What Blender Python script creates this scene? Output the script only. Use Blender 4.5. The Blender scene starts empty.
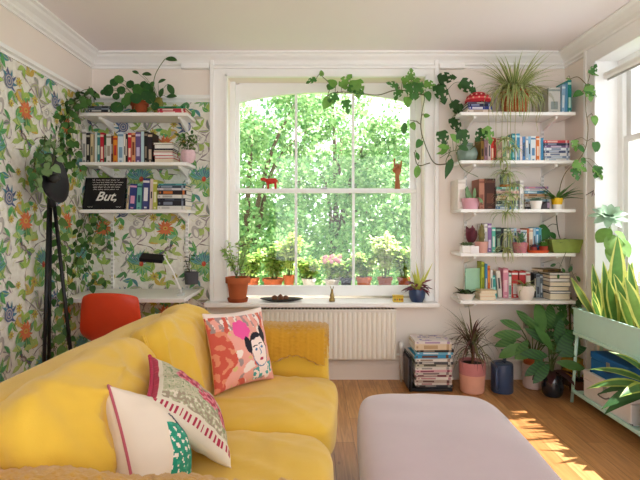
SKY, SUN, SUN_E, SUN_AZ, EXPO = 1.5, 9.0, 60, -.07, 1.25
import bpy, bmesh, math, random
from mathutils import Vector, Matrix, noise
V = Vector
PI = math.pi
random.seed(7)
SC = bpy.context.scene
COL = SC.collection
F, CX, CY, CH = 480.0, 312.0, 222.0, 1.308      # focal length in px, vanishing point, camera height

def W(u, v, Y):
    """point at depth Y metres from the camera that a pixel looks at"""
    return V(((u - CX) * Y / F, Y, CH - (v - CY) * Y / F))

def s2l(c):
    return tuple(((x / 12.92) if x <= 0.04045 else ((x + 0.055) / 1.055) ** 2.4) for x in c)

def hexc(h):
    h = h.lstrip('#')
    return s2l(tuple(int(h[i:i + 2], 16) / 255 for i in (0, 2, 4)))

# ------------------------------------------------------------------ materials
_M = {}
def mat(key, col=None, rough=0.6, spec=0.3, metal=0.0, var=0.06, vscale=18.0, bump=0.0, bscale=80.0,
        transl=0.0, sheen=0.0, coat=0.0):
    """procedural material: base colour with a gentle noise variation, optional bump and translucency"""
    if key in _M:
        return _M[key]
    c = hexc(col)
    m = bpy.data.materials.new(key)
    m.use_nodes = True
    nt = m.node_tree
    N, L = nt.nodes, nt.links
    b = N['Principled BSDF']
    b.inputs['Roughness'].default_value = rough
    b.inputs['Specular IOR Level'].default_value = spec
    b.inputs['Metallic'].default_value = metal
    if sheen:
        b.inputs['Sheen Weight'].default_value = sheen
    if coat:
        b.inputs['Coat Weight'].default_value = coat
    tc = N.new('ShaderNodeTexCoord')
    nz = N.new('ShaderNodeTexNoise')
    nz.inputs['Scale'].default_value = vscale
    nz.inputs['Detail'].default_value = 4
    L.new(tc.outputs['Object'], nz.inputs['Vector'])
    mx = N.new('ShaderNodeMix'); mx.data_type = 'RGBA'
    lo = tuple(max(0, x * (1 - var * 2)) for x in c) + (1,)
    hi = tuple(min(1, x * (1 + var * 2)) for x in c) + (1,)
    mx.inputs[6].default_value = lo
    mx.inputs[7].default_value = hi
    L.new(nz.outputs['Fac'], mx.inputs[0])
    L.new(mx.outputs[2], b.inputs['Base Color'])
    if bump:
        n2 = N.new('ShaderNodeTexNoise'); n2.inputs['Scale'].default_value = bscale; n2.inputs['Detail'].default_value = 6
        L.new(tc.outputs['Object'], n2.inputs['Vector'])
        bp = N.new('ShaderNodeBump'); bp.inputs['Strength'].default_value = bump; bp.inputs['Distance'].default_value = 0.01
        L.new(n2.outputs['Fac'], bp.inputs['Height'])
        L.new(bp.outputs['Normal'], b.inputs['Normal'])
    if transl:
        tr = N.new('ShaderNodeBsdfTranslucent')
        L.new(mx.outputs[2], tr.inputs['Color'])
        ms = N.new('ShaderNodeMixShader'); ms.inputs[0].default_value = transl
        out = N['Material Output']
        L.new(b.outputs[0], ms.inputs[1]); L.new(tr.outputs[0], ms.inputs[2]); L.new(ms.outputs[0], out.inputs['Surface'])
    _M[key] = m
    return m

def C(h, rough=0.65, **k):
    """plain coloured material shared by colour"""
    return mat('colour_%s_%d' % (h.strip('#'), int(rough * 100)), h, rough, **k)

def leafmat(h, t=0.3, rough=0.45):
    return mat('leaf_%s' % h.strip('#'), h, rough, spec=0.35, var=0.16, vscale=25, transl=t)

def glass_mat(key, tint='#ffffff', refl=0.06):
    if key in _M: return _M[key]
    m = bpy.data.materials.new(key); m.use_nodes = True
    nt = m.node_tree; N, L = nt.nodes, nt.links
    N.remove(N['Principled BSDF'])
    t = N.new('ShaderNodeBsdfTransparent'); t.inputs[0].default_value = hexc(tint) + (1,)
    g = N.new('ShaderNodeBsdfGlossy'); g.inputs['Roughness'].default_value = 0.02
    ms = N.new('ShaderNodeMixShader')
    lw = N.new('ShaderNodeLayerWeight'); lw.inputs['Blend'].default_value = 0.25
    mm = N.new('ShaderNodeMath'); mm.operation = 'MULTIPLY_ADD'; mm.inputs[1].default_value = 0.4; mm.inputs[2].default_value = refl * 0.3
    L.new(lw.outputs['Fresnel'], mm.inputs[0]); L.new(mm.outputs[0], ms.inputs[0])
    L.new(t.outputs[0], ms.inputs[1]); L.new(g.outputs[0], ms.inputs[2]); L.new(ms.outputs[0], N['Material Output'].inputs['Surface'])
    _M[key] = m
    return m

# ------------------------------------------------------------------ object makers
def obj(name, bm, mats, parent=None, smooth=True, loc=None, rot=None):
    me = bpy.data.meshes.new(name)
    if smooth is True:
        for f in bm.faces: f.smooth = True
    bmesh.ops.recalc_face_normals(bm, faces=bm.faces) if smooth != 'leaf' else None
    if smooth == 'leaf':
        for f in bm.faces: f.smooth = True
    bm.to_mesh(me); bm.free()
    if not isinstance(mats, (list, tuple)): mats = [mats]
    for m in mats: me.materials.append(m)
    o = bpy.data.objects.new(name, me)
    COL.objects.link(o)
    if parent: o.parent = parent
    if loc is not None: o.location = loc
    if rot is not None: o.rotation_euler = rot
    return o

def sharp(o, ang=35):
    """smooth shading that keeps hard edges"""
    me = o.data
    if hasattr(me, 'set_sharp_from_angle'):
        me.set_sharp_from_angle(angle=math.radians(ang))
    return o

def tag(o, label, cat, group=None):
    o['label'] = label; o['category'] = cat
    if group: o['group'] = group
    return o

def thing(name, label, cat, loc=(0, 0, 0), rz=0.0, group=None):
    o = bpy.data.objects.new(name, None)
    COL.objects.link(o)
    o.location = loc; o.rotation_euler = (0, 0, rz)
    o.empty_display_size = 0.05
    return tag(o, label, cat, group)

def struct(name, bm, mats, smooth=False, parent=None):
    o = obj(name, bm, mats, parent, smooth)
    if parent is None: o['kind'] = 'structure'
    return o

def copy_tree(o, parent=None):
    c = o.copy(); COL.objects.link(c)
    c.parent = parent
    for ch in o.children: copy_tree(ch, c)
    return c

# ------------------------------------------------------------------ mesh builders
def NB(): return bmesh.new()

def box(bm, x0, x1, y0, y1, z0, z1, mi=0, bev=0.0, seg=2, xf=None):
    r = bmesh.ops.create_cube(bm, size=1.0)
    vs = r['verts']
    for v in vs:
        v.co = V(((x0 + x1) / 2 + v.co.x * (x1 - x0), (y0 + y1) / 2 + v.co.y * (y1 - y0), (z0 + z1) / 2 + v.co.z * (z1 - z0)))
    fs = set(f for v in vs for f in v.link_faces)
    if bev:
        es = list(set(e for v in vs for e in v.link_edges))
        rr = bmesh.ops.bevel(bm, geom=es, offset=bev, segments=seg, affect='EDGES', profile=0.5)
        fs = set(rr['faces']) | set(f for f in fs if f.is_valid)
        vs = list(set(v for f in fs for v in f.verts))
    for f in fs:
        if f.is_valid: f.material_index = mi
    if xf is not None:
        for v in vs: v.co = xf @ v.co
    return vs

def lathe(bm, prof, c=(0, 0, 0), seg=24, mi=0, xf=None, sx=1.0, sy=1.0, mis=None):
    """surface of revolution about z; radius 0 makes a pole"""
    c = V(c)
    rings = []
    for r, z in prof:
        if r < 1e-6:
            rings.append([bm.verts.new(c + V((0, 0, z)))])
        else:
            rings.append([bm.verts.new(c + V((r * sx * math.cos(2 * PI * i / seg), r * sy * math.sin(2 * PI * i / seg), z))) for i in range(seg)])
    allv = [v for r in rings for v in r]
    for k, (a, b) in enumerate(zip(rings, rings[1:])):
        for i in range(seg):
            j = (i + 1) % seg
            if len(a) == 1 and len(b) == 1: continue
            if len(a) == 1: f = bm.faces.new((a[0], b[j], b[i]))
            elif len(b) == 1: f = bm.faces.new((a[i], a[j], b[0]))
            else: f = bm.faces.new((a[i], a[j], b[j], b[i]))
            f.material_index = mis[k] if mis else mi
    if xf is not None:
        for v in allv: v.co = xf @ v.co
    return allv

def tube(bm, pts, r, n=6, mi=0, cap=True):
    pts = [V(p) for p in pts]
    rs = r if isinstance(r, (list, tuple)) else [r] * len(pts)
    rings = []
    t0 = (pts[1] - pts[0]).normalized()
    a = t0.orthogonal().normalized()
    for i, p in enumerate(pts):
        if i == 0: t = pts[1] - pts[0]
        elif i == len(pts) - 1: t = pts[-1] - pts[-2]
        else: t = pts[i + 1] - pts[i - 1]
        t = t.normalized() if t.length > 1e-9 else t0
        a = a - t * a.dot(t)
        a = a.normalized() if a.length > 1e-6 else t.orthogonal().normalized()
        b = t.cross(a)
        rings.append([bm.verts.new(p + (a * math.cos(2 * PI * k / n) + b * math.sin(2 * PI * k / n)) * rs[i]) for k in range(n)])
    for x, y in zip(rings, rings[1:]):
        for k in range(n):
            f = bm.faces.new((x[k], x[(k + 1) % n], y[(k + 1) % n], y[k])); f.material_index = mi
    if cap:
        for rg in (rings[0][::-1], rings[-1]):
            f = bm.faces.new(rg); f.material_index = mi

def cr(pts, n=8):
    """Catmull-Rom curve through pts"""
    pts = [V(p) for p in pts]
    if len(pts) < 3:
        return [pts[0].lerp(pts[-1], i / n) for i in range(n + 1)]
    P = [pts[0] * 2 - pts[1]] + pts + [pts[-1] * 2 - pts[-2]]
    out = []
    for i in range(1, len(P) - 2):
        p0, p1, p2, p3 = P[i - 1:i + 3]
        for k in range(n):
            t = k / n
            out.append(0.5 * ((2 * p1) + (p2 - p0) * t + (2 * p0 - 5 * p1 + 4 * p2 - p3) * t * t + (3 * p1 - p0 - 3 * p2 + p3) * t ** 3))
    out.append(pts[-1])
    return out

def superbox(bm, size, k=7, n=10, puff=(0, 0, 0), amp=0.0, nsc=6.0, seed=0, mi=0, xf=None, c=(0, 0, 0), wr=None):
    """rounded, padded box: superellipsoid with puffed faces and soft creases"""
    sx, sy, sz = (s / 2 for s in size)
    d = {}
    def vert(p):
        key = tuple(round(x * n) for x in p)
        if key in d: return d[key]
        x, y, z = p
        m = max(abs(x), abs(y), abs(z))
        s = m / ((abs(x) ** k + abs(y) ** k + abs(z) ** k) ** (1 / k))
        q = V((x * s, y * s, z * s))
        w = V((q.x * sx, q.y * sy, q.z * sz))
        w.x += puff[0] * q.x * (1 - q.y ** 2) * (1 - q.z ** 2)
        w.y += puff[1] * q.y * (1 - q.x ** 2) * (1 - q.z ** 2)
        w.z += puff[2] * q.z * (1 - q.x ** 2) * (1 - q.y ** 2)
        if amp:
            nn = noise.fractal(w * nsc + V((seed * 3.1, seed * 1.7, seed)), 1.0, 2.0, 3)
            w += V((q.x / sx, q.y / sy, q.z / sz)).normalized() * nn * amp
        if wr: w = wr(w, q)
        w = w + V(c)
        if xf is not None: w = xf @ w
        d[key] = bm.verts.new(w)
        return d[key]
    g = [-1 + 2 * i / n for i in range(n + 1)]
    for ax in range(3):
        for s in (-1, 1):
            for i in range(n):
                for j in range(n):
                    q = []
                    for (a, b) in ((i, j), (i + 1, j), (i + 1, j + 1), (i, j + 1)):
                        p = [0, 0, 0]; p[ax] = s; p[(ax + 1) % 3] = g[a]; p[(ax + 2) % 3] = g[b]
                        q.append(vert(p))
                    if s < 0: q.reverse()
                    f = bm.faces.new(q); f.material_index = mi

def pillow(bm, w, h, t, n=48, paint=None, backmi=0, amp=0.006, seed=0, pinch=0.09):
    """square throw pillow standing in the local xz plane, front towards -y; front faces take paint(u, v)"""
    def P(u, v, s):
        uu = u * (1 - pinch * (1 - v * v) * abs(u) ** 2)
        vv = v * (1 - pinch * (1 - u * u) * abs(v) ** 2)
        th = t / 2 * max(0.0, (1 - u ** 4) * (1 - v ** 4)) ** 0.55 * (0.55 + 0.45 * (1 - u * u) * (1 - v * v))
        p = V((uu * w / 2, 0, vv * h / 2))
        edge = max(abs(u), abs(v))
        nn = noise.fractal(V((p.x * 9, p.z * 9, seed * 2.3 + s)), 1.0, 2.0, 3) * amp * (1 if edge < 0.97 else 0)
        # gathers that run in from the seams
        nn += math.sin(17 * (u if abs(v) > abs(u) else v) + seed) * amp * 0.45 * edge ** 3 * (1 - edge) * 6
        p.y = s * (th + nn)
        return p
    grids = []
    for s in (-1, 1):
        grids.append([[bm.verts.new(P(-1 + 2 * i / n, -1 + 2 * j / n, s)) for j in range(n + 1)] for i in range(n + 1)])
    for i in range(n + 1):
        for j in range(n + 1):
            if i in (0, n) or j in (0, n):
                a, b = grids[0][i][j], grids[1][i][j]
                grids[1][i][j] = a; a.co.y = 0
                bm.verts.remove(b)
    for i in range(n):
        for j in range(n):
            g = grids[0]
            f = bm.faces.new((g[i][j], g[i + 1][j], g[i + 1][j + 1], g[i][j + 1]))
            f.material_index = paint(-1 + 2 * (i + .5) / n, -1 + 2 * (j + .5) / n) if paint else 0
            g = grids[1]
            f = bm.faces.new((g[i][j], g[i][j + 1], g[i + 1][j + 1], g[i + 1][j])); f.material_index = backmi
    return P

def wprof(kind, t):
    if kind == 'oval': return max(0.0, math.sin(PI * t)) ** 0.75
    if kind == 'lance': return max(0.0, math.sin(PI * t ** 0.72))
    if kind == 'strap': return min(1.0, 0.55 + 2 * t, (1 - t) * 3.2)
    if kind == 'sword': return min(1.0, 0.6 + 1.2 * t, ((1 - t) * 2.6) ** 0.8)
    if kind == 'heart': return (max(0.0, math.sin(PI * (0.12 + 0.88 * t) ** 0.75))) ** 0.8
    if kind == 'round': return math.sqrt(max(0.0, 1 - (2 * t - 1) ** 2))
    if kind == 'grass': return min(1.0, 0.4 + 3 * t, (1 - t) * 1.6)
    return 1.0

def leaf(bm, base, d, up, L, Wd, bend=0.6, mi=0, mi2=None, seg=6, prof='oval', fold=0.2, holes=False, twist=0.0):
    d = V(d).normalized(); up = V(up)
    s = d.cross(up)
    if s.length < 1e-3: s = d.orthogonal()
    s.normalize(); n = s.cross(d).normalized()
    p = V(base)
    if holes: cols = [-1, -.62, -.3, 0, .3, .62, 1]
    elif mi2 is not None: cols = [-1, -.62, 0, .62, 1]
    else: cols = [-1, 0, 1]
    rows = []
    for i in range(seg + 1):
        t = i / seg
        w = wprof(prof, t) * Wd / 2
        if holes and prof == 'split' : w = Wd / 2
        sd = s if not twist else (Matrix.Rotation(twist * t, 3, d) @ s)
        nd = sd.cross(d)
        if w < 1e-5: w = Wd * 0.01
        rows.append([bm.verts.new(p + sd * w * c + nd * fold * abs(c) * w) for c in cols])
        rot = Matrix.Rotation(-bend / seg, 3, s)
        d = (rot @ d).normalized()
        p = p + d * (L / seg)
    for i in range(seg):
        for k in range(len(cols) - 1):
            if holes and i < seg - 1 and ((k in (0, 5) and i in (2, 5)) or (k in (1, 4) and i == 4)): continue
            f = bm.faces.new((rows[i][k], rows[i][k + 1], rows[i + 1][k + 1], rows[i + 1][k]))
            f.material_index = mi2 if (mi2 is not None and k in (0, len(cols) - 2)) else mi
    return p

def rnd(a, b): return random.uniform(a, b)

def pot_prof(r0, r1, h, t=0.006, rim=0.0, rimh=0.0):
    """outside and inside of a pot: bottom radius r0, top radius r1"""
    p = [(0, 0), (r0, 0)]
    if rim:
        k = (h - rimh) / h
        p += [(r0 + (r1 - r0) * k, h - rimh), (r1 + rim, h - rimh), (r1 + rim, h)]
    else:
        p += [(r0 + (r1 - r0) * .5, h * .5), (r1, h)]
    p += [(r1 - t, h), (r1 - t, h * 0.86), (0, h * 0.86)]
    return p

SOIL = mat('soil', '#3a2a20', 0.95, bump=0.6, bscale=200, var=0.2)
def pot(root, r0, r1, h, m, seg=24, rim=0.0, rimh=0.0, name='pot', prof=None, mis=None, soil=True, sx=1, sy=1):
    bm = NB()
    lathe(bm, prof or pot_prof(r0, r1, h, rim=rim, rimh=rimh), seg=seg, mis=mis, sx=sx, sy=sy)
    o = sharp(obj(name, bm, m, root))
    if soil:
        b2 = NB()
        lathe(b2, [(0, h * .905), (r1 * .6, h * .915), ((r1 - .007) * .97, h * .9), ((r1 - .007) * .97, h * .875), (0, h * .875)], seg=16, sx=sx, sy=sy)
        obj('soil', b2, SOIL, root)
    return o

def plate(bm, outline, y0, y1, mi=0, xf=None):
    """extrude an outline in the xz plane from y0 to y1"""
    a = [bm.verts.new((x, y0, z)) for x, z in outline]
    b = [bm.verts.new((x, y1, z)) for x, z in outline]
    fs = [bm.faces.new(a), bm.faces.new(b[::-1])]
    n = len(a)
    for i in range(n):
        fs.append(bm.faces.new((a[i], b[i], b[(i + 1) % n], a[(i + 1) % n])))
    for f in fs: f.material_index = mi
    if xf is not None:
        for v in a + b: v.co = xf @ v.co
# ================================================================== the room
XL, XR, YB, ZC = -1.833, 2.108, 4.0, 2.70
Y0 = -.9
paint_white = mat('white_gloss_paint', '#f5f4f2', 0.35, spec=0.4, var=0.01)
wall_cream = mat('cream_wall_paint', '#efe5dc', 0.8, spec=0.2, var=0.015, vscale=3)
ceil_mat = mat('ceiling_paint', '#f4ecee', 0.9, spec=0.1, var=0.01, vscale=2)
pure_white = mat('white_laminate', '#f1efec', 0.4, spec=0.35, var=0.01)

def wood_floor():
    m = bpy.data.materials.new('oak_floor_boards'); m.use_nodes = True
    nt = m.node_tree; N, L = nt.nodes, nt.links
    b = N['Principled BSDF']
    tc = N.new('ShaderNodeTexCoord')
    mp = N.new('ShaderNodeMapping'); mp.inputs['Rotation'].default_value = (0, 0, PI / 2)
    L.new(tc.outputs['Object'], mp.inputs['Vector'])
    br = N.new('ShaderNodeTexBrick')
    br.inputs['Scale'].default_value = 1.0
    br.inputs['Brick Width'].default_value = 0.95
    br.inputs['Row Height'].default_value = 0.125
    br.inputs['Mortar Size'].default_value = 0.0012
    br.inputs['Mortar Smooth'].default_value = 0.3
    br.inputs['Color1'].default_value = hexc('#cd9a64') + (1,)
    br.inputs['Color2'].default_value = hexc('#b37d4a') + (1,)
    br.inputs['Mortar'].default_value = hexc('#5d3a20') + (1,)
    br.offset = 0.37; br.offset_frequency = 2
    L.new(mp.outputs[0], br.inputs['Vector'])
    m2 = N.new('ShaderNodeMapping'); m2.inputs['Scale'].default_value = (26, 1.8, 1)
    L.new(tc.outputs['Object'], m2.inputs['Vector'])
    nz = N.new('ShaderNodeTexNoise'); nz.inputs['Scale'].default_value = 2.2; nz.inputs['Detail'].default_value = 7; nz.inputs['Distortion'].default_value = 0.8
    L.new(m2.outputs[0], nz.inputs['Vector'])
    rp = N.new('ShaderNodeValToRGB')
    rp.color_ramp.elements[0].position = 0.32; rp.color_ramp.elements[0].color = (0.62, 0.55, 0.48, 1)
    rp.color_ramp.elements[1].position = 0.68; rp.color_ramp.elements[1].color = (1.12, 1.1, 1.05, 1)
    L.new(nz.outputs['Fac'], rp.inputs[0])
    vo = N.new('ShaderNodeTexVoronoi'); vo.inputs['Scale'].default_value = 3.2   # knots
    mk = N.new('ShaderNodeMapping'); mk.inputs['Scale'].default_value = (1.6, 0.7, 1)
    L.new(tc.outputs['Object'], mk.inputs['Vector']); L.new(mk.outputs[0], vo.inputs['Vector'])
    kr = N.new('ShaderNodeValToRGB')
    kr.color_ramp.elements[0].position = 0.02; kr.color_ramp.elements[0].color = (0.35, 0.25, 0.2, 1)
    kr.color_ramp.elements[1].position = 0.06; kr.color_ramp.elements[1].color = (1, 1, 1, 1)
    L.new(vo.outputs['Distance'], kr.inputs[0])
    x1 = N.new('ShaderNodeMix'); x1.data_type = 'RGBA'; x1.blend_type = 'MULTIPLY'; x1.inputs[0].default_value = 0.75
    L.new(br.outputs['Color'], x1.inputs[6]); L.new(rp.outputs[0], x1.inputs[7])
    x2 = N.new('ShaderNodeMix'); x2.data_type = 'RGBA'; x2.blend_type = 'MULTIPLY'; x2.inputs[0].default_value = 0.8
    L.new(x1.outputs[2], x2.inputs[6]); L.new(kr.outputs[0], x2.inputs[7])
    L.new(x2.outputs[2], b.inputs['Base Color'])
    b.inputs['Roughness'].default_value = 0.38
    b.inputs['Specular IOR Level'].default_value = 0.4
    bp = N.new('ShaderNodeBump'); bp.inputs['Strength'].default_value = 0.15; bp.inputs['Distance'].default_value = 0.003
    L.new(nz.outputs['Fac'], bp.inputs['Height']); L.new(bp.outputs[0], b.inputs['Normal'])
    return m

bm = NB(); box(bm, XL - .3, XR + .45, Y0, YB + .3, -.2, 0)
struct('floor', bm, wood_floor())
bm = NB(); box(bm, XL - .3, XR + .45, Y0, YB + .3, ZC, ZC + .2)
struct('ceiling', bm, ceil_mat)

# back wall with the window opening
OX0, OX1, OZ0, OZ1 = -.70, .935, .62, 2.51
bm = NB()
box(bm, XL - .3, OX0, YB, YB + .3, 0, ZC)
box(bm, OX1, XR + .45, YB, YB + .3, 0, ZC)
box(bm, OX0, OX1, YB, YB + .3, 0, OZ0)
box(bm, OX0, OX1, YB, YB + .3, OZ1, ZC)

# ------------------------------------------------------------------ printed wallpaper (flat shapes printed on the wall)
PAL = ['#efe9de', '#62a868', '#a4c064', '#5c8c5c', '#c2bd5c', '#d47a50', '#5a8f9e', '#5a6a90', '#a3979a', '#7d6e6a',
       '#cdb05a', '#b8b2ac', '#c0503f', '#84b898', '#5b5660', '#b0c476', '#94795a']
wp_mats = [mat('wallpaper_print_%d' % i, c, 0.75, spec=0.15, var=0.12, vscale=30) for i, c in enumerate(PAL)]
TW, TH = 0.52, 0.705
def tile_shapes():
    R = random.Random(11)
    S = []                                            # (layer, colour index, polygon in metres inside the tile)
    def lf(x, y, a, L, w, c, lay=1, c2=None):
        ca, sa = math.cos(a), math.sin(a)
        pts = []
        for s in (1, -1):
            ts = [0, .15, .35, .55, .75, .92, 1] if s == 1 else [.92, .75, .55, .35, .15]
            for t in ts:
                ww = w * math.sin(PI * t ** .8) * s * .5
                bx = L * t; by = ww + .12 * L * math.sin(PI * t * .9)
                pts.append((x + ca * bx - sa * by, y + sa * bx + ca * by))
        S.append((lay, c, pts))
        if c2 is not None:
            rib = []
            for s in (1, -1):
                ts = [0.05, .3, .6, .9] if s == 1 else [.9, .6, .3, .05]
                for t in ts:
                    bx = L * t; by = s * .0025 + .12 * L * math.sin(PI * t * .9)
                    rib.append((x + ca * bx - sa * by, y + sa * bx + ca * by))
            S.append((lay + 1, c2, rib))
    def br(pts, w, c, lay=0):
        P3 = cr([V((a, b, 0)) for a, b in pts], 6)
        l, r = [], []
        for i, p in enumerate(P3):
            t = (P3[min(i + 1, len(P3) - 1)] - P3[max(i - 1, 0)]).normalized()
            n = V((-t.y, t.x, 0)) * w * (.6 + .4 * math.sin(i * 1.3))
            l.append((p + n)[:2]); r.append((p - n)[:2])
        for i in range(len(l) - 1):
            S.append((lay, c, [l[i], l[i + 1], r[i + 1], r[i]]))
    def ell(x, y, rx, ry, c, lay=2, a=0, n=12):
        S.append((lay, c, [(x + rx * math.cos(t) * math.cos(a) - ry * math.sin(t) * math.sin(a), y + rx * math.cos(t) * math.sin(a) + ry * math.sin(t) * math.cos(a)) for t in [2 * PI * i / n for i in range(n)]]))
    # twisting boughs
    br([(.02, .02), (.10, .12), (.07, .22), (.16, .33), (.24, .40), (.22, .52), (.33, .62), (.44, .69)], .007, 8)
    br([(.16, .33), (.28, .30), (.36, .22), (.50, .20)], .005, 9)
    br([(.22, .52), (.12, .58), (.05, .68)], .005, 8)
    br([(.36, .22), (.40, .10), (.36, .0)], .005, 16)
    br([(.33, .62), (.40, .56), (.51, .52)], .004, 9)
    # orange flower head
    for k in range(15):
        a = 2 * PI * k / 15 + R.uniform(-.1, .1)
        lf(.40 + .01 * math.cos(a), .46 + .01 * math.sin(a), a, R.uniform(.05, .075), .018, 5, 3)
    ell(.40, .46, .02, .016, 10, 5); ell(.40, .46, .009, .007, 12, 6)
    for a, L, c in ((-2.4, .14, 1), (-1.9, .15, 3), (-.8, .13, 1), (2.6, .12, 13), (-.2, .10, 2)):
        lf(.40, .45, a, L, .05, c, 1, 15)
    # teal spiky plant with a red heart and green rosette below
    for k in range(9):
        lf(.20, .16, PI * (.14 + .72 * k / 8), R.uniform(.10, .15), .022, 6 if k % 3 else 7, 3, 13)
    for k in range(7):
        lf(.20, .15, PI * (1.05 + .9 * k / 6), R.uniform(.09, .13), .035, 1 if k % 2 else 13, 2, 15)
    ell(.20, .165, .018, .022, 12, 6); ell(.195, .175, .008, .008, 5, 7)
    # grey monkey sitting on the bough
    ell(.13, .43, .032, .055, 11, 4, .3); ell(.155, .505, .026, .024, 11, 4); ell(.163, .503, .015, .016, 0, 5)
    ell(.16, .506, .004, .004, 14, 6); ell(.170, .506, .004, .004, 14, 6); ell(.166, .496, .006, .003, 9, 6)
    br([(.13, .40), (.17, .37), (.20, .41)], .008, 11, 4); br([(.14, .46), (.19, .46), (.22, .50)], .007, 11, 4)
    br([(.11, .39), (.05, .36), (.03, .28), (.06, .25), (.09, .28)], .005, 8, 4)
    ell(.135, .42, .016, .035, 0, 5, .3)
    # dark bird on a twig
    ell(.42, .29, .032, .017, 9, 5, .5); ell(.448, .318, .013, .012, 14, 6)
    S.append((6, 10, [(.458, .322), (.482, .314), (.457, .311)]))
    for k in range(3): lf(.40, .278, PI + .35 + .14 * k, .075, .012, (14, 7, 9)[k], 5)
    ell(.425, .288, .02, .008, 11, 6, .6)
    # blue curled shell
    for r, c in ((.042, 7), (.034, 11), (.026, 7), (.018, 11), (.010, 7)): ell(.05, .60, r, r * 1.1, c, int(5 + (0.05 - r) * 100), 0, 14)
    for k in range(6): lf(.05, .60, PI * (.2 + .2 * k), .085, .02, 7 if k % 2 else 6, 3)
    # yellow blooms
    for (x, y, r) in ((.30, .55, .04), (.47, .62, .035), (.31, .06, .045), (.03, .47, .03), (.48, .06, .03)):
        for k in range(8): lf(x, y, 2 * PI * k / 8 + r * 40, r, r * .38, 4 if k % 2 else 10, 4)
        ell(x, y, r * .22, r * .22, 16, 6)
    # scattered foliage
    spots = [(.10, .66), (.18, .60), (.26, .66), (.36, .69), (.50, .40), (.50, .55), (.30, .44), (.26, .34), (.33, .34), (.08, .20), (.06, .10),
             (.12, .04), (.30, .18), (.42, .16), (.46, .25), (.22, .26), (.04, .35), (.38, .58), (.45, .36), (.14, .28), (.24, .02), (.41, .02), (.02, .55), (.36, .28), (.44, .52), (.20, .45), (.35, .10), (.13, .17), (.25, .57)]
    for (x, y) in spots:
        a = R.uniform(0, 6.28); c = R.choice([2, 15, 1, 13, 4, 8, 11, 3, 15, 10, 2, 1, 6])
        for k in range(R.choice([2, 3, 3])):
            lf(x, y, a + k * 1.05 + R.uniform(-.2, .2), R.uniform(.06, .105), R.uniform(.024, .04), c if R.random() < .7 else R.choice([1, 2, 15]), 2, R.choice([None, 3, 15]))
    for _ in range(60):                               # fine olive strokes
        x, y = R.uniform(0, TW), R.uniform(0, TH); a = R.uniform(0, 6.28)
        br([(x, y), (x + .02 * math.cos(a), y + .02 * math.sin(a)), (x + .045 * math.cos(a + .5), y + .045 * math.sin(a + .5))], .0016, R.choice([16, 9, 4, 8]), 1)
    return S
TILE = sorted(tile_shapes(), key=lambda s: s[0])
def print_wallpaper(bm, to3d, s0, s1, z0, z1, off=(0, 0), base=1):
    """to3d(s, z, lift): wall point; s runs along the wall"""
    i0, i1 = int(math.floor((s0 - off[0]) / TW)) - 1, int(math.ceil((s1 - off[0]) / TW)) + 1
    for i in range(i0, i1):
        for j in range(-2, 5):
            ox, oz = off[0] + i * TW, off[1] + j * TH + (TH / 2 if i % 2 else 0) * 0
            if ox > s1 or ox + TW < s0 - .1 or oz > z1 or oz + TH < z0 - .1: continue
            for rank, (lay, c, poly) in enumerate(TILE):
                ss = [ox + p[0] for p in poly]; zz = [oz + p[1] for p in poly]
                if max(ss) <= s0 + .003 or min(ss) >= s1 - .003 or max(zz) <= z0 + .003 or min(zz) >= z1 - .003: continue
                vs = [bm.verts.new(to3d(min(max(a, s0), s1), min(max(b, z0), z1), .0006 + 6e-6 * rank)) for a, b in zip(ss, zz)]
                try:
                    f = bm.faces.new(vs); f.material_index = base + c
                except ValueError: pass
WPZ = 2.305
# paper ground on the back wall, then print
box(bm, XL, -.845, YB - .0005, YB + .05, 0, WPZ, 1)
print_wallpaper(bm, lambda s, z, l: V((s, YB - l, z)), XL, -.845, .0, WPZ, off=(-1.62, .09), base=1)
struct('wall_back', bm, [wall_cream] + wp_mats)

bm = NB()
box(bm, XL - .3, XL, Y0, YB, 0, ZC, 0)
box(bm, XL - .05, XL + .0005, Y0, YB, 0, WPZ, 1)
print_wallpaper(bm, lambda s, z, l: V((XL + l, 4.0 - s, z)), 0, 3.4, 0, WPZ, off=(.535, .15), base=1)
struct('wall_left', bm, [wall_cream] + wp_mats)

# right wall with its own window opening
RY0, RY1, RZ0, RZ1 = 1.95, 3.55, .80, 2.50
bm = NB()
box(bm, XR, XR + .3, RY1, YB, 0, ZC); box(bm, XR, XR + .3, Y0, RY0, 0, ZC)
box(bm, XR, XR + .3, RY0, RY1, 0, RZ0); box(bm, XR, XR + .3, RY0, RY1, RZ1, ZC)
struct('wall_right', bm, wall_cream)

# unseen wall behind the camera, its broad opening shaped to let sky light in as fill
bm = NB()
box(bm, XL - .3, -.7, Y0 - .2, Y0, 0, ZC); box(bm, XR - .15, XR + .45, Y0 - .2, Y0, 0, ZC)
box(bm, -.7, XR - .15, Y0 - .2, Y0, 2.6, ZC)
struct('wall_rear', bm, wall_cream)

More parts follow.
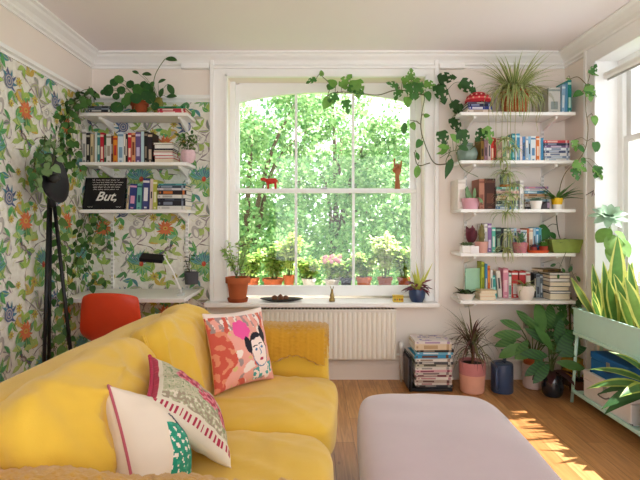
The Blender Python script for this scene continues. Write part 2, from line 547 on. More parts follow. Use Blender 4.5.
# cornice, picture rail, skirting
def strip(bm, prof, axis, a, b, org, sgn):
    """sweep profile (out, z) along a wall; axis 'x' or 'y'"""
    rows = []
    for s in (a, b):
        rows.append([bm.verts.new((s, org + sgn * o, z) if axis == 'x' else (org + sgn * o, s, z)) for o, z in prof])
    n = len(prof)
    for i in range(n):
        bm.faces.new((rows[0][i], rows[0][(i + 1) % n], rows[1][(i + 1) % n], rows[1][i]))
    bm.faces.new(rows[0]); bm.faces.new(rows[1][::-1])
corn = [(0, ZC), (.105, ZC), (.105, ZC - .012), (.085, ZC - .02), (.075, ZC - .035), (.045, ZC - .055), (.03, ZC - .075), (.03, ZC - .09), (.012, ZC - .1), (.012, ZC - .115), (0, ZC - .115)]
for i, (ax, a, b, org, sg) in enumerate((('x', XL, XR, YB, -1), ('y', Y0, YB, XL, 1), ('y', Y0, YB, XR, -1))):
    bm = NB(); strip(bm, corn, ax, a, b, org, sg); struct('trim_%d' % (i + 1), bm, paint_white)
rail = [(0, WPZ + .06), (.012, WPZ + .06), (.016, WPZ + .045), (.03, WPZ + .038), (.03, WPZ + .024), (.014, WPZ + .014), (.01, WPZ), (0, WPZ)]
bm = NB(); strip(bm, rail, 'y', Y0, YB, XL, 1); struct('trim_4', bm, paint_white)
bm = NB(); strip(bm, rail, 'x', XL, -.845, YB, -1); struct('trim_5', bm, paint_white)
skirt = [(0, 0), (.018, 0), (.018, .12), (.012, .135), (.012, .15), (.004, .16), (0, .16)]
for nm, ax, a, b, org, sg in (('baseboard_back', 'x', XL, XR, YB, -1), ('baseboard_left', 'y', Y0, YB, XL, 1), ('baseboard_right', 'y', Y0, YB, XR, -1)):
    bm = NB(); strip(bm, skirt, ax, a, b, org, sg); struct(nm, bm, wall_cream if nm != 'baseboard_left' else paint_white)

# architrave of the back window and the moulded head board above it
bm = NB()
def architrave(bm, x0, x1, sgn):
    box(bm, x0, x1, YB - .022, YB, .62, 2.66)
    xo = x0 if sgn < 0 else x1; xi = x1 if sgn < 0 else x0
    a, b = sorted((xo, xo - sgn * .035)); box(bm, a, b, YB - .045, YB - .022, .62, 2.66, bev=.006)
    a, b = sorted((xi, xi + sgn * .022)); box(bm, a, b, YB - .034, YB - .022, .62, OZ1 + .02, bev=.004)
architrave(bm, -.845, OX0, -1)
architrave(bm, OX1, 1.045, 1)
box(bm, -.845, 1.045, YB - .0215, YB, OZ1, 2.66)
box(bm, OX0 - .022, OX1 + .022, YB - .034, YB - .0215, OZ1, OZ1 + .022, bev=.004)
box(bm, -.83, 1.03, YB - .05, YB - .0215, 2.575, 2.60, bev=.008)
struct('trim_6', bm, paint_white)
bm = NB()
box(bm, -1.08, -.85, YB - .05, YB, 2.575, 2.618, bev=.006)
box(bm, 1.05, 1.26, YB - .05, YB, 2.575, 2.618, bev=.006)
struct('trim_7', bm, paint_white)

# back window: frame lining, arched top sash, lower sash, bars, panes
frame_white = mat('window_frame_paint', '#f5f5f4', 0.35, spec=0.4, var=0.01)
GX0, GX1, GY = -.63, .85, 4.17
WC = (GX0 + GX1) / 2
bm = NB()
box(bm, OX0, GX0 - .03, 4.11, 4.26, OZ0, OZ1); box(bm, GX1 + .045, OX1, 4.11, 4.26, OZ0, OZ1)
box(bm, OX0, OX1, 4.205, 4.26, 2.47, OZ1)
win = struct('window_1', bm, frame_white)
def arch(x): return 2.432 - .088 * ((x - WC) / ((GX1 - GX0) / 2)) ** 2
# top sash: stiles, arched head, meeting rail
bm = NB()
box(bm, GX0 - .03, GX0, 4.16, 4.20, 1.56, 2.5); box(bm, GX1, GX1 + .045, 4.16, 4.20, 1.56, 2.5)
xs = [GX0 + (GX1 - GX0) * i / 24 for i in range(25)]
plate(bm, [(x, arch(x)) for x in xs] + [(GX1, 2.52), (GX0, 2.52)], 4.155, 4.20)
box(bm, GX0, GX1, 4.16, 4.20, 1.56, 1.60)
struct('window_sash', bm, frame_white, parent=win)
bm = NB()
box(bm, GX0 - .03, GX0, 4.12, 4.158, .675, 1.555, bev=.003); box(bm, GX1, GX1 + .045, 4.12, 4.158, .675, 1.555, bev=.003)
box(bm, GX0 - .03, GX1 + .045, 4.115, 4.158, 1.556, 1.592, bev=.004)
box(bm, GX0, GX1, 4.12, 4.158, .675, .762, bev=.003)
struct('window_sash', bm, frame_white, parent=win)
for x in (-.1385, .3575):
    for (z0, z1, y) in ((1.60, arch(x) + .01, 4.165), (.762, 1.556, 4.128)):
        bm = NB(); box(bm, x - .011, x + .011, y, y + .028, z0, z1, bev=.003); struct('glazing_bar', bm, frame_white, parent=win)
pane = glass_mat('window_glass')
bx = [GX0, -.1385, .3575, GX1]
for i in range(3):
    bm = NB(); box(bm, bx[i], bx[i + 1], 4.138, 4.142, .755, 1.56); struct('glass_pane', bm, pane, parent=win)
    bm = NB(); pts = [bx[i] + (bx[i + 1] - bx[i]) * k / 8 for k in range(9)]
    plate(bm, [(bx[i], 1.595)] + [(bx[i + 1], 1.595)] + [(x, arch(x) + .004) for x in pts[::-1]], 4.178, 4.182); struct('glass_pane', bm, pane, parent=win)
bm = NB(); box(bm, .08, .13, 4.10, 4.125, 1.592, 1.604, bev=.003); tube(bm, [(.105, 4.11, 1.604), (.105, 4.11, 1.615), (.13, 4.105, 1.618)], .005)
struct('sash_catch', bm, mat('brushed_steel', '#9a9a98', .3, metal=1), parent=win)
# inner sill board and outer stone ledge
bm = NB(); box(bm, -.875, 1.03, 3.865, 3.9995, .618, .655, bev=.008); box(bm, OX0, OX1, 3.99, 4.13, .618, .6549)
struct('windowsill_1', bm, paint_white)
bm = NB(); box(bm, OX0, OX1, 4.262, 4.55, .60, .70)
struct('windowsill_2', bm, mat('stone_ledge', '#b9b4aa', .9, bump=.3))

# right window
bm = NB()
box(bm, XR - .02, XR, RY1, RY1 + .13, 0, RZ1 - .001, bev=.004); box(bm, XR - .03, XR - .0201, RY1 + .095, RY1 + .13, 0, 2.61, bev=.004)
box(bm, XR - .02, XR, RY0 - .13, RY0, 0, RZ1 - .001, bev=.004); box(bm, XR - .02, XR, RY0 - .13, RY1 + .13, RZ1, 2.62, bev=.004)
struct('trim_8', bm, paint_white)
WX = XR + .16
bm = NB()
box(bm, WX - .01, WX + .06, RY1 - .06, RY1, RZ0 + .07, RZ1 - .06); box(bm, WX - .01, WX + .06, RY0, RY0 + .06, RZ0 + .07, RZ1 - .06)
box(bm, WX - .01, WX + .06, RY0, RY1, RZ1 - .06, RZ1); box(bm, WX - .01, WX + .06, RY0, RY1, RZ0, RZ0 + .07)
box(bm, XR - .018, WX - .0105, RY1 - .006, RY1 - .0002, RZ0 + .001, RZ1 - .001); box(bm, XR - .018, WX - .0105, RY0 + .0002, RY0 + .006, RZ0 + .001, RZ1 - .001); box(bm, XR - .018, WX - .0105, RY0 + .007, RY1 - .007, RZ1 - .006, RZ1 - .0002)
w2 = struct('window_2', bm, frame_white)
bm = NB(); box(bm, WX, WX + .05, RY0 + .06, RY1 - .06, 1.885, 1.93, bev=.003)
for y in (RY1 - .085, RY0 + .085): box(bm, WX, WX + .04, y - .025, y + .025, RZ0 + .07, 1.885); box(bm, WX + .02, WX + .055, y - .025, y + .025, 1.93, RZ1 - .06)
struct('window_sash', bm, frame_white, parent=w2)
for y in (2.5, 3.02):
    bm = NB(); box(bm, WX + .01, WX + .035, y - .011, y + .011, RZ0 + .07, RZ1 - .06, bev=.002); struct('glazing_bar', bm, frame_white, parent=w2)
bm = NB(); box(bm, WX + .02, WX + .024, RY0 + .06, RY1 - .06, RZ0 + .07, RZ1 - .06); struct('glass_pane', bm, pane, parent=w2)
bm = NB(); box(bm, XR - .03, WX - .01, RY0, RY1, RZ0 - .03, RZ0 + .0, bev=.005); struct('windowsill_3', bm, paint_white)
bl = thing('roller_blind', 'white roller blind rolled up at the head of the side window', 'blind', (XR + .06, 0, 2.385))
bm = NB(); tube(bm, [(0, RY1 - .02, 0), (0, RY0 + .02, 0)], .026, 14); sharp(obj('roll', bm, mat('blind_fabric', '#f0efec', .8), bl))
for y in (RY1 - .012, RY0 + .012):
    bm = NB(); box(bm, -.01, .015, y - .004, y + .004, -.03, .03, bev=.002); obj('bracket', bm, pure_white, bl, False)
bm = NB(); box(bm, -.004, .004, RY0 + .03, RY1 - .03, -.04, -.0262, bev=.002); obj('bottom_bar', bm, C('#b9b9b6'), bl, False)

# radiator
rad = thing('radiator', 'white ribbed panel radiator on the wall under the window', 'radiator', (.11, 3.93, 0))
rw = .57
bm = NB()
n = 29
prof = []
for i in range(n):
    xa = -rw + 2 * rw * i / n; st = 2 * rw / n
    prof += [(xa, -.035), (xa + st * .18, -.046), (xa + st * .62, -.046), (xa + st * .80, -.035)]
prof += [(rw, -.035)]
for z0, z1 in ((.20, .575),):
    a = [bm.verts.new((x, y, z0)) for x, y in prof]; b = [bm.verts.new((x, y, z1)) for x, y in prof]
    for i in range(len(prof) - 1): bm.faces.new((a[i], a[i + 1], b[i + 1], b[i]))
box(bm, -rw, rw, -.036, -.02, .19, .59, bev=.004)
box(bm, -rw, rw, .02, .036, .19, .59, bev=.004)
radm = mat('radiator_enamel', '#ece6da', .35, spec=.4, var=.01)
obj('panel', bm, radm, rad, False)
bm = NB()
box(bm, -rw - .006, rw + .006, -.047, .04, .588, .600, bev=.003)
for i in range(40): 
    x = -rw + .02 + (2 * rw - .04) * i / 39; box(bm, x - .008, x + .008, -.03, .025, .6, .6015, 1)
obj('top_grille', bm, [radm, C('#8d8880')], rad, False)
for s in (-1, 1):
    bm = NB(); box(bm, s * rw - .004, s * rw + .004, -.044, .038, .195, .59, bev=.002); obj('side_panel', bm, radm, rad, False)
vm = mat('valve_white', '#e8e5df', .35)
bm = NB()
tube(bm, [(rw + .004, 0, .225), (rw + .05, 0, .225), (rw + .05, 0, .0)], .009, 10, 0); lathe(bm, [(0, .21), (.016, .21), (.016, .245), (.012, .25), (.02, .255), (.021, .315), (.014, .325), (0, .325)], (rw + .05, 0, 0), 16, 0)
obj('valve', bm, [vm], rad)
bm = NB(); tube(bm, [(-rw - .004, 0, .225), (-rw - .04, 0, .225), (-rw - .04, 0, .0)], .009, 10, 0); obj('pipe', bm, vm, rad)

# socket plate on the wall
so = thing('socket_plate', 'grey double socket plate on the cream wall above the calathea', 'socket', W(528.5, 323, 4.0))
bm = NB(); box(bm, -.045, .045, -.008, 0, -.045, .045, bev=.004); obj('plate', bm, C('#b7aca2', .4), so, False)
for x in (-.02, .02):
    bm = NB(); box(bm, x - .012, x + .012, -.0095, -.008, -.02, .02, bev=.0006); obj('outlet', bm, C('#6e655e', .5), so, False)
# ================================================================== sofa
def fabric(key, col, bscale=350, bump=.25, sheen=.3, var=.05):
    return mat(key, col, .85, spec=.15, var=var, vscale=5, bump=bump, bscale=bscale, sheen=sheen)
yel = fabric('yellow_sofa_cotton', '#dfb540')
sofa = thing('sofa', 'mustard yellow two-seat sofa with loose back cushions facing the ottoman', 'sofa', (-.435, 1.965, 0), math.radians(-4.5))
def rot_part(ax, deg, at): return Matrix.Translation(V(at)) @ Matrix.Rotation(math.radians(deg), 4, ax)
bm = NB(); superbox(bm, (.98, 1.90, .26), 14, 12, c=(0, -.05, .19)); obj('base', bm, yel, sofa)
for s in (-1, 1):
    bm = NB(); superbox(bm, (.95, .19, .60), 9, 14, puff=(.01, .012, .012), amp=.006, nsc=4, seed=s, c=(-.012, .80 if s > 0 else -.905, .37 if s > 0 else .36)); obj('arm', bm, yel, sofa)
bm = NB(); superbox(bm, (.20, 1.93, .72), 8, 18, puff=(.02, 0, .012), amp=.01, nsc=4, seed=3, xf=rot_part('Y', -4, (-.43, -.055, .44))); obj('back', bm, yel, sofa)
def crease(seed, k=.007):
    def f(w, q):
        w = V(w)
        a = noise.noise(V((w.x * 2.2, w.y * 2.2, seed))) * 2.5
        r = 1 - abs(math.sin(w.x * 5 + w.y * 9 + seed + a))
        r2 = 1 - abs(math.sin(w.x * 11 - w.y * 6 + seed * 2 + a * 1.6))
        w.z += (k * 2.2 * r ** 6 + k * 1.3 * r2 ** 6 - k * .6) * (1 - q.x ** 4) * (1 - q.y ** 6) * (q.z > 0)
        return w
    return f
for i, s in enumerate((-1, 1)):
    CW = .705 if s > 0 else .80; CC = s * CW / 2
    bm = NB(); superbox(bm, (.80, CW, .19), 6, 34, puff=(.012, 0, .022), amp=.012, nsc=5, seed=5 + s, c=(.12, CC, .385), wr=crease(s, .006))
    obj('seat_cushion', bm, yel, sofa)
    bm = NB(); superbox(bm, (.47, CW - .005, .20), 4.5, 40, puff=(0, 0, .05), amp=.032, nsc=4.2, seed=11 + s * 2, wr=crease(s * 2, .013),
                        xf=rot_part('Y', 68, (-.235, CC, .635)))
    cu = obj('back_cushion', bm, yel, sofa)
    bm = NB(); pts = [rot_part('Y', 68, (-.235, CC, .635)) @ V(p) for p in cr([(-.20, -s * CW * .488, .05), (-.06, -s * CW * .499, .045), (.1, -s * CW * .497, .05), (.2, -s * CW * .47, .03)], 6)]
    tube(bm, pts, .005, 6); obj('piping', bm, yel, cu)
for x in (-.40, .40):
    for y in (-.9, .82):
        bm = NB(); lathe(bm, [(0, 0), (.02, 0), (.028, .065), (0, .065)], (x, y, 0), 12); obj('leg', bm, C('#4a3322', .4), sofa)

# knitted throws over both arms
knit = fabric('mustard_knit', '#cf9a2c', 500, .3, .4, .08)
def throw(x0, x1, path, name, label, n=60, rib=46, seed=0, gi=0):
    """knit blanket: path = list of (y, z) across the arm, swept along x in sofa space"""
    t = thing(name, label, 'throw blanket', sofa.location, sofa.rotation_euler.z)
    P = cr([V((0, a, b)) for a, b in path], 10)
    for lay in range(2):
        bm = NB(); rows = []
        m = len(P)
        for j in range(n + 1):
            x = x0 + (x1 - x0) * j / n - lay * .01
            row = []
            for i, p in enumerate(P):
                tt = (P[min(i + 1, m - 1)] - P[max(i - 1, 0)]).normalized(); nn = V((0, -tt.z, tt.y))
                k = .0045 * math.sin(i * 2.3 + math.floor(j / 2) * PI) + .004 * math.sin(j * 2 * PI * rib / n * .5)
                dr = .016 * noise.noise(V((x * 5, p.y * 5, seed + lay)))
                hang = 0.0
                if i > m * .72: hang = .028 * math.sin(x * 17 + seed + lay) * ((i / m - .72) / .28)
                if lay == 1 and i > m * .72: hang -= .02 * ((i / m - .72) / .28)
                q = p + nn * (k + dr + (.018 if lay == 0 else 0)); q.x = x; q.z += hang
                row.append(bm.verts.new(q))
            rows.append(row)
        for j in range(n):
            for i in range(m - 1): bm.faces.new((rows[j][i], rows[j][i + 1], rows[j + 1][i + 1], rows[j + 1][i]))
        o = obj('folded_layer', bm, knit, t)
        md = o.modifiers.new('thick', 'SOLIDIFY'); md.thickness = .014; md.offset = 1
    return t
throw(-.20, .462, [(.93, .50), (.925, .62), (.90, .69), (.85, .712), (.80, .718), (.74, .712), (.695, .69), (.675, .64), (.67, .575)], 'throw_blanket',
      'mustard knitted throw folded over the sofa arm nearest the window', seed=2)
throw(-.36, .455, [(-1.03, .51), (-1.025, .61), (-.995, .665), (-.945, .683), (-.885, .683), (-.83, .675), (-.795, .65), (-.78, .60)], 'throw_blanket',
      'mustard knitted throw spread along the sofa arm nearest the camera', seed=5)

# ------------------------------------------------------------------ pillows
def pil_fr(c, b, up):
    """pillow frame: centre, direction of its lower edge, rough direction of its side edge"""
    b = V(b).normalized(); up = V(up); up = (up - b * up.dot(b)).normalized(); y = up.cross(b)
    return Matrix((( b.x, y.x, up.x, c[0]), (b.y, y.y, up.y, c[1]), (b.z, y.z, up.z, c[2]), (0, 0, 0, 1)))
def pil_xf(loc, rz, tilt, roll=0):
    return Matrix.Translation(V(loc)) @ Matrix.Rotation(math.radians(rz), 4, 'Z') @ Matrix.Rotation(math.radians(tilt), 4, 'X') @ Matrix.Rotation(math.radians(roll), 4, 'Y')
def make_pillow(name, label, w, h, t, xf, mats, paint, backmi, n=72, seed=0, piping=None, amp=.006, extra=None):
    o = bpy.data.objects.new(name, None); COL.objects.link(o); o.matrix_world = xf; tag(o, label, 'cushion')
    bm = NB(); P = pillow(bm, w, h, t, n, paint, backmi, amp, seed)
    obj('cover', bm, mats, o)
    if piping:
        bm = NB(); pts = []
        for k in range(81):
            s = k / 80 * 4; e = int(s) % 4; f = s - int(s)
            u, v = ((-1 + 2 * f, -1), (1, -1 + 2 * f), (1 - 2 * f, 1), (-1, 1 - 2 * f))[e]
            q = P(u, v, 1); q.y = 0; pts.append(q)
        tube(bm, pts, .0045, 6); obj('piping', bm, piping, o)
    if extra: extra(o, P)
    return o
def ns(x, y, s=0): return noise.noise(V((x, y, s)))

# portrait print
por_m = [fabric('portrait_%d' % i, c, 400, .12, .1, .03) for i, c in enumerate(
    ['#e3a193', '#c95a4a', '#ead9cf', '#e8579a', '#22202a', '#f0dcd4', '#3f6f9a', '#4a9c98', '#b03050', '#a08a88', '#d0b87a', '#d98a6c'])]
def seg_d(px, py, ax, ay, bx, by):
    dx, dy = bx - ax, by - ay
    t = max(0, min(1, ((px - ax) * dx + (py - ay) * dy) / (dx * dx + dy * dy + 1e-9)))
    return math.hypot(px - ax - t * dx, py - ay - t * dy)
def por_paint(u, v):
    fx, fy = .36, -.16
    a = math.radians(12); du, dv = u - fx, v - fy
    x = du * math.cos(a) + dv * math.sin(a); y = -du * math.sin(a) + dv * math.cos(a)
    r = (x / .30) ** 2 + ((y + .0) / .44) ** 2
    for s in (-1, 1):                                     # buns of hair
        if ((x - s * .33) / .10) ** 2 + ((y - .30 - .05 * s) / .22) ** 2 < 1 and u < .93: return 4
    if r < 1:
        if y > .27 + .10 * abs(x) / .3 and r > .55: return 4
        if r > .88: return 4 if y > -.1 else 6
        for ex in (-.12, .12):
            if ((x - ex) / .055) ** 2 + ((y - .05) / .03) ** 2 < 1: return 6
            if abs(y - .155 + 3.2 * (x - ex) ** 2) < .016 and abs(x - ex) < .085: return 4
        if seg_d(x, y, .01, .05, .045, -.10) < .014 or seg_d(x, y, .045, -.10, -.02, -.11) < .012: return 6
        if (x / .075) ** 2 + ((y + .235) / .038) ** 2 < 1: return 8
        return 5
    if r < 1.22 and y > .0: return 4
    if y < -.36 and abs(x) < .15 and y > -.62: return 5
    if (y < -.40 and abs(x) < .36 and y > -.72) : return 7 if ns(u * 9, v * 9) > -.1 else 5
    if ((u + .12) / .26) ** 2 + ((v - .44) / .26) ** 2 < 1 + .5 * ns(u * 7, v * 7, 2): return 3
    if v > .86: return 2
    if v > .45 and math.sin(u * 26 + 3 * ns(u * 4, v * 3)) > .45: return 9 if ns(u * 8, v * 5, 4) > -.1 else 2
    k = ns(u * 2.3 + 4, v * 2.3, 7)
    if k + max(0, -u - .1) * .75 > .33: return 1 if ns(u * 6, v * 6, 1) > -.15 else 11
    if ns(u * 5, v * 5, 9) > .42: return 9
    if ns(u * 5, v * 5, 12) > .45: return 10
    if ns(u * 3, v * 3, 15) > .30: return 2
    return 0
make_pillow('throw_pillow', 'pink throw pillow printed with a woman\'s face at the far end of the sofa',  .385, .385, .15,
            pil_fr((-.365, 2.416, .676), (.66, .74, -.04), (-.226, .216, .95)), por_m + [fabric('portrait_back', '#d8a25a')], por_paint, 12, 84, 4)

# floral needlepoint
flo_m = [fabric('needlepoint_%d' % i, c, 700, .5, .1, .10) for i, c in enumerate(
    ['#cfc6a8', '#b9b894', '#c9495f', '#e08a98', '#8d3145', '#8c9a72', '#a3917a', '#e3d8c4', '#b02a48'])]
ROSE = [(-.28, .36, .30), (.22, .10, .30), (.66, -.14, .26)]
def flo_paint(u, v):
    if u < -.92: return 8 if math.sin(v * 60) > -.5 else 2
    if -.90 < v < -.76: return 8 if math.sin(u * 60) + math.sin(u * 23 + 1) * .5 > .0 else 7
    if v < -.70 or u < -.86: return 7
    for (cx, cy, r) in ROSE:
        d = math.hypot(u - cx, v - cy) * (1 + .35 * ns(u * 6, v * 6, cx))
        if d < r:
            w = ns(u * 11, v * 11, 2 + cx) + .35 * math.sin(d * 40)
            return 4 if w > .42 else (2 if w > -.08 else 3)
        if d < r * 1.45 and ns(u * 9, v * 9, 3) > .12: return 5
    k = ns(u * 14, v * 14, 5)
    if v < -.30 + .2 * u: return 6 if k > .05 else (1 if k > -.25 else 7)  # brownish mottling low on the front: shadow painted into the cloth colours
    return 1 if k > .12 else (5 if k < -.42 else 0)
def tassels(o, P):
    bm = NB()
    for k in range(22):
        q = P(-1, -1 + 2 * (k + .5) / 22, 1); q.y = 0
        superbox(bm, (.016, .014, .014), 2, 3, c=q + V((-.004, 0, 0)))
    obj('pompom_trim', bm, fabric('pompom', '#b02a48', 500), o)
make_pillow('throw_pillow', 'cream needlepoint throw pillow with pink roses and pompom edge', .36, .37, .14,
            pil_fr((-.434, 1.682, .655), (.661, .313, -.682), (-.288, .945, .155)), flo_m + [fabric('needlepoint_back', '#e6d9c2')], flo_paint, 9, 84, 8, extra=tassels)

# white pillow with green bird embroidery
whi_m = [fabric('embroidered_%d' % i, c, 500, .2, .1, .04) for i, c in enumerate(['#e4d5c2', '#1f8f74', '#28324f', '#c23a34', '#efe6da', '#3aa586'])]
def whi_paint(u, v):
    if u > -.45 and v < .25 - .2 * u:
        u = u * .7 + .3
        d = u - .15 + .35 * (v + .3)
        if .52 < u + .5 * v < .60 or (abs(v - .30 + .95 * (u - .15)) < .075): return 2
        if u + .5 * v < .52 and v < .15:
            if v < -.72: return 3
            return 1 if math.sin(u * 38 + v * 22) + math.sin(v * 46 - u * 20) > -.55 else 5 if ns(u * 9, v * 9) > 0 else 4
        if u + .5 * v > .60 and ((u - .62) / .16) ** 2 + ((v + .36) / .10) ** 2 < 1 and ((u - .62) / .12) ** 2 + ((v + .36) / .06) ** 2 > 1: return 2
        if u + .5 * v > .60 and v < -.6 and math.sin(u * 30 + v * 12) > .6: return 3
    return 0
make_pillow('throw_pillow', 'white throw pillow with green bird embroidery and pink piped edge', .32, .36, .23,
            pil_fr((-.506, 1.485, .605), (.18, .85, -.50), (-.42, .55, .70)), whi_m + [fabric('embroidered_back', '#e4d3bd')], whi_paint, 6, 72, 13, piping=fabric('piping_pink', '#b85a66', 500))

# ================================================================== ottoman
ott = thing('ottoman', 'large lilac-grey velvet ottoman with rounded edges in front of the sofa', 'ottoman', (.555, 1.84, 0), math.radians(-3))
velvet = mat('lilac_velvet', '#b8a2a7', .8, spec=.15, var=.07, vscale=4, bump=.15, bscale=500, sheen=.6)
bm = NB(); superbox(bm, (.71, 1.52, .30), 7, 26, puff=(.01, .01, .022), amp=.006, nsc=3, seed=2, c=(0, 0, .262)); obj('cushion', bm, velvet, ott)
bm = NB()
pts = []
for k in range(97):
    a = 2 * PI * k / 96; ca, sa = math.cos(a), math.sin(a); m = (abs(ca) ** 7 + abs(sa) ** 7) ** (-1 / 7)
    pts.append((.356 * ca * m, .762 * sa * m, .255))
tube(bm, pts, .006, 6); obj('piping', bm, velvet, ott)
for x in (-.29, .29):
    for y in (-.64, .64):
        bm = NB(); lathe(bm, [(0, 0), (.022, 0), (.03, .125), (0, .125)], (x, y, 0), 14); obj('leg', bm, C('#3a2a22', .4), ott)

# ================================================================== desk corner
def bracket(bm, x, yw, z, d):
    """triangular shelf bracket under a board whose underside is z"""
    b = [(-.0, 0), (-d, 0), (-d, -.016), (-.012, -.07), (0, -.075)]
    a = [bm.verts.new((x - .009, yw + p[0], z + p[1])) for p in b]; c = [bm.verts.new((x + .009, yw + p[0], z + p[1])) for p in b]
    bm.faces.new(a); bm.faces.new(c[::-1])
    for i in range(len(b)): bm.faces.new((a[i], c[i], c[(i + 1) % len(b)], a[(i + 1) % len(b)]))
def shelf(name, label, x0, x1, ztop, depth, brs, group=None, th=.026, cat='shelf'):
    t = thing(name, label, cat, ((x0 + x1) / 2, YB, ztop), group=group)
    bm = NB(); box(bm, x0 - (x0 + x1) / 2, x1 - (x0 + x1) / 2, -depth, -.016, -th, 0, bev=.003); obj('board', bm, pure_white, t, False)
    for x in brs:
        bm = NB(); bracket(bm, x - (x0 + x1) / 2, -.015, -th - .0005, depth * .82); obj('bracket', bm, pure_white, t, False)
    return t
LX0, LX1, SD = -1.806, -.965, .28
ZL = [2.157, 1.773, 1.405]
for z, l in zip(ZL, ('topmost white shelf on the wallpapered wall, holding the terracotta pot', 'white shelf on the wallpapered wall, second from the top, holding upright paperbacks',
                     'lowest white shelf on the wallpapered wall, holding the black lettered board')):
    shelf('book_shelf', l, LX0, LX1, z, SD, (-1.66, -1.04), 'white shelves on the wallpapered wall')
shelf('hanging_desk', 'white wall-hung desk top with the orange chair tucked under it', -1.82, -.925, .754, .53, (-1.66, -1.04), th=.03, cat='desk')
def upright(x, z0, z1, label):
    bm = NB(); box(bm, x - .012, x + .012, YB - .0145, YB - .0005, z0, z1, 0, bev=.002)
    z = z0 + .03
    while z < z1 - .03:
        for dx in (-.005, .005): box(bm, x + dx - .0018, x + dx + .0018, YB - .0152, YB - .0148, z, z + .018, 1)
        z += .032
    tag(obj('shelf_upright', bm, [pure_white, C('#8f8b86')], None, False), label, 'shelf upright')
upright(-1.66, .60, 2.13, 'slotted white shelf rail on the wallpaper near the room corner')
upright(-1.04, .60, 2.13, 'slotted white shelf rail on the wallpaper beside the window architrave')
RX0, RX1 = 1.152, 2.045
ZR = [2.162, 1.787, 1.408, 1.066, .697]
upright(1.275, .62, 2.13, 'slotted white shelf rail on the cream wall nearest the window')
upright(1.915, .62, 2.13, 'slotted white shelf rail on the cream wall nearest the room corner')
for z, l in zip(ZR, ('topmost white shelf on the cream wall, holding the spider plant', 'white shelf on the cream wall, second from the top, under the spider plant',
                     'middle white shelf on the cream wall, holding the yellow and white pot', 'white shelf on the cream wall, second from the bottom, holding the green metal planter',
                     'lowest white shelf on the cream wall, above the watering can')):
    shelf('book_shelf', l, RX0, RX1, z, SD, (1.275, 1.915), 'white shelves on the cream wall')

# orange shell chair
ch = thing('shell_chair', 'orange moulded shell chair at the white desk', 'chair', (-1.36, 3.20, 0), math.radians(-6))
bm = NB(); rows = []
prof = [(-.02, .84, .19), (-.03, .828, .205), (-.03, .74, .215), (-.02, .62, .225), (.02, .52, .235), (.07, .46, .235), (.16, .435, .23), (.30, .44, .22), (.40, .455, .20), (.43, .44, .17)]
for (y, z, hw) in prof:
    row = []
    for i in range(13):
        s = -1 + 2 * i / 12
        cup = .055 * abs(s) ** 2.4
        up = (z < .60)
        row.append(bm.verts.new((hw * s, y + (cup if not up else cup * .4), z + (cup * .9 if up else -(.03 * abs(s) ** 3)))))
    rows.append(row)
for a, b in zip(rows, rows[1:]):
    for i in range(12): bm.faces.new((a[i], a[i + 1], b[i + 1], b[i]))
org = mat('orange_plastic', '#d9401c', .38, spec=.4, var=.02)
o = obj('shell', bm, org, ch); md = o.modifiers.new('s', 'SOLIDIFY'); md.thickness = .009; md2 = o.modifiers.new('ss', 'SUBSURF'); md2.levels = 1; md2.render_levels = 1
for x in (-.2, .2):
    for y, b in ((.03, -.04), (.33, .04)):
        bm = NB(); tube(bm, [(x * .7, y + .0, .428), (x * 1.05, y + b, 0)], [.012, .010], 10); obj('leg', bm, C('#c9a27a', .5), ch)
bm = NB(); tube(bm, [(-.15, .05, .40), (.15, .31, .40)], .006, 8); tube(bm, [(.15, .05, .41), (-.15, .31, .41)], .006, 8); obj('crossbar', bm, C('#2a2a2a', .4, metal=.6), ch)

# black tripod lamp with dish shade
blk = mat('black_metal', '#17161a', .45, spec=.4, var=.05)
la = thing('floor_lamp', 'tall black tripod floor lamp with a dish shade in the wallpapered corner', 'lamp', (-1.72, 3.12, 0))
bm = NB()
xf = Matrix.Translation(V((.03, 0, 1.59))) @ Matrix.Rotation(math.radians(88), 4, 'Z') @ Matrix.Rotation(math.radians(80), 4, 'X')
lathe(bm, [(0, -.038), (.05, -.034), (.11, -.02), (.15, 0), (.165, .02), (.162, .02), (.146, .004), (.1, -.014), (0, -.03)], seg=32, xf=xf)
sh = obj('lamp_shade', bm, blk, la)
bm = NB(); lathe(bm, [(0, -.03), (.018, -.02), (.03, .0), (.032, .02), (.02, .045), (0, .05)], seg=14, xf=xf); obj('bulb', bm, C('#3a3836', .4), sh)
bm = NB(); lathe(bm, [(0, 1.40), (.022, 1.405), (.026, 1.46), (.012, 1.50), (.01, 1.60), (0, 1.60)], (0, 0.05, 0), 14); obj('stem', bm, blk, la)
for (a, b) in (((-.012, .04, 1.43), (-.022, -.02, 0)), ((.014, .055, 1.43), (.15, .10, 0)), ((-.012, .06, 1.43), (-.06, .12, 0))):
    bm = NB(); tube(bm, [a, b], [.012, .0125], 10); obj('leg', bm, blk, la)

# desk lamp
dl = thing('desk_lamp', 'white desk lamp with a flat black head clamped to the white desk', 'lamp', (-.99, 3.62, .754))
bm = NB(); box(bm, -.025, .025, -.03, .03, .0005, .018, bev=.004); lathe(bm, [(0, .018), (.012, .018), (.012, .05), (0, .05)], seg=12); obj('clamp', bm, C('#c9c9c8', .4), dl)
bm = NB(); tube(bm, [(0, 0, .03), (-.06, 0, .18), (-.125, -.01, .30)], .006, 8); tube(bm, [(0, .012, .03), (-.06, .012, .18), (-.125, .002, .30)], .004, 8); obj('arm', bm, C('#e8e6e2', .35), dl)
bm = NB(); box(bm, -.30, -.125, -.05, .035, .262, .292, bev=.006, xf=Matrix.Translation(V((-.12, 0, .28))) @ Matrix.Rotation(math.radians(5), 4, 'Y') @ Matrix.Rotation(math.radians(28), 4, 'X') @ Matrix.Translation(V((.12, 0, -.28)))); obj('lamp_head', bm, C('#141318', .4), dl, False)

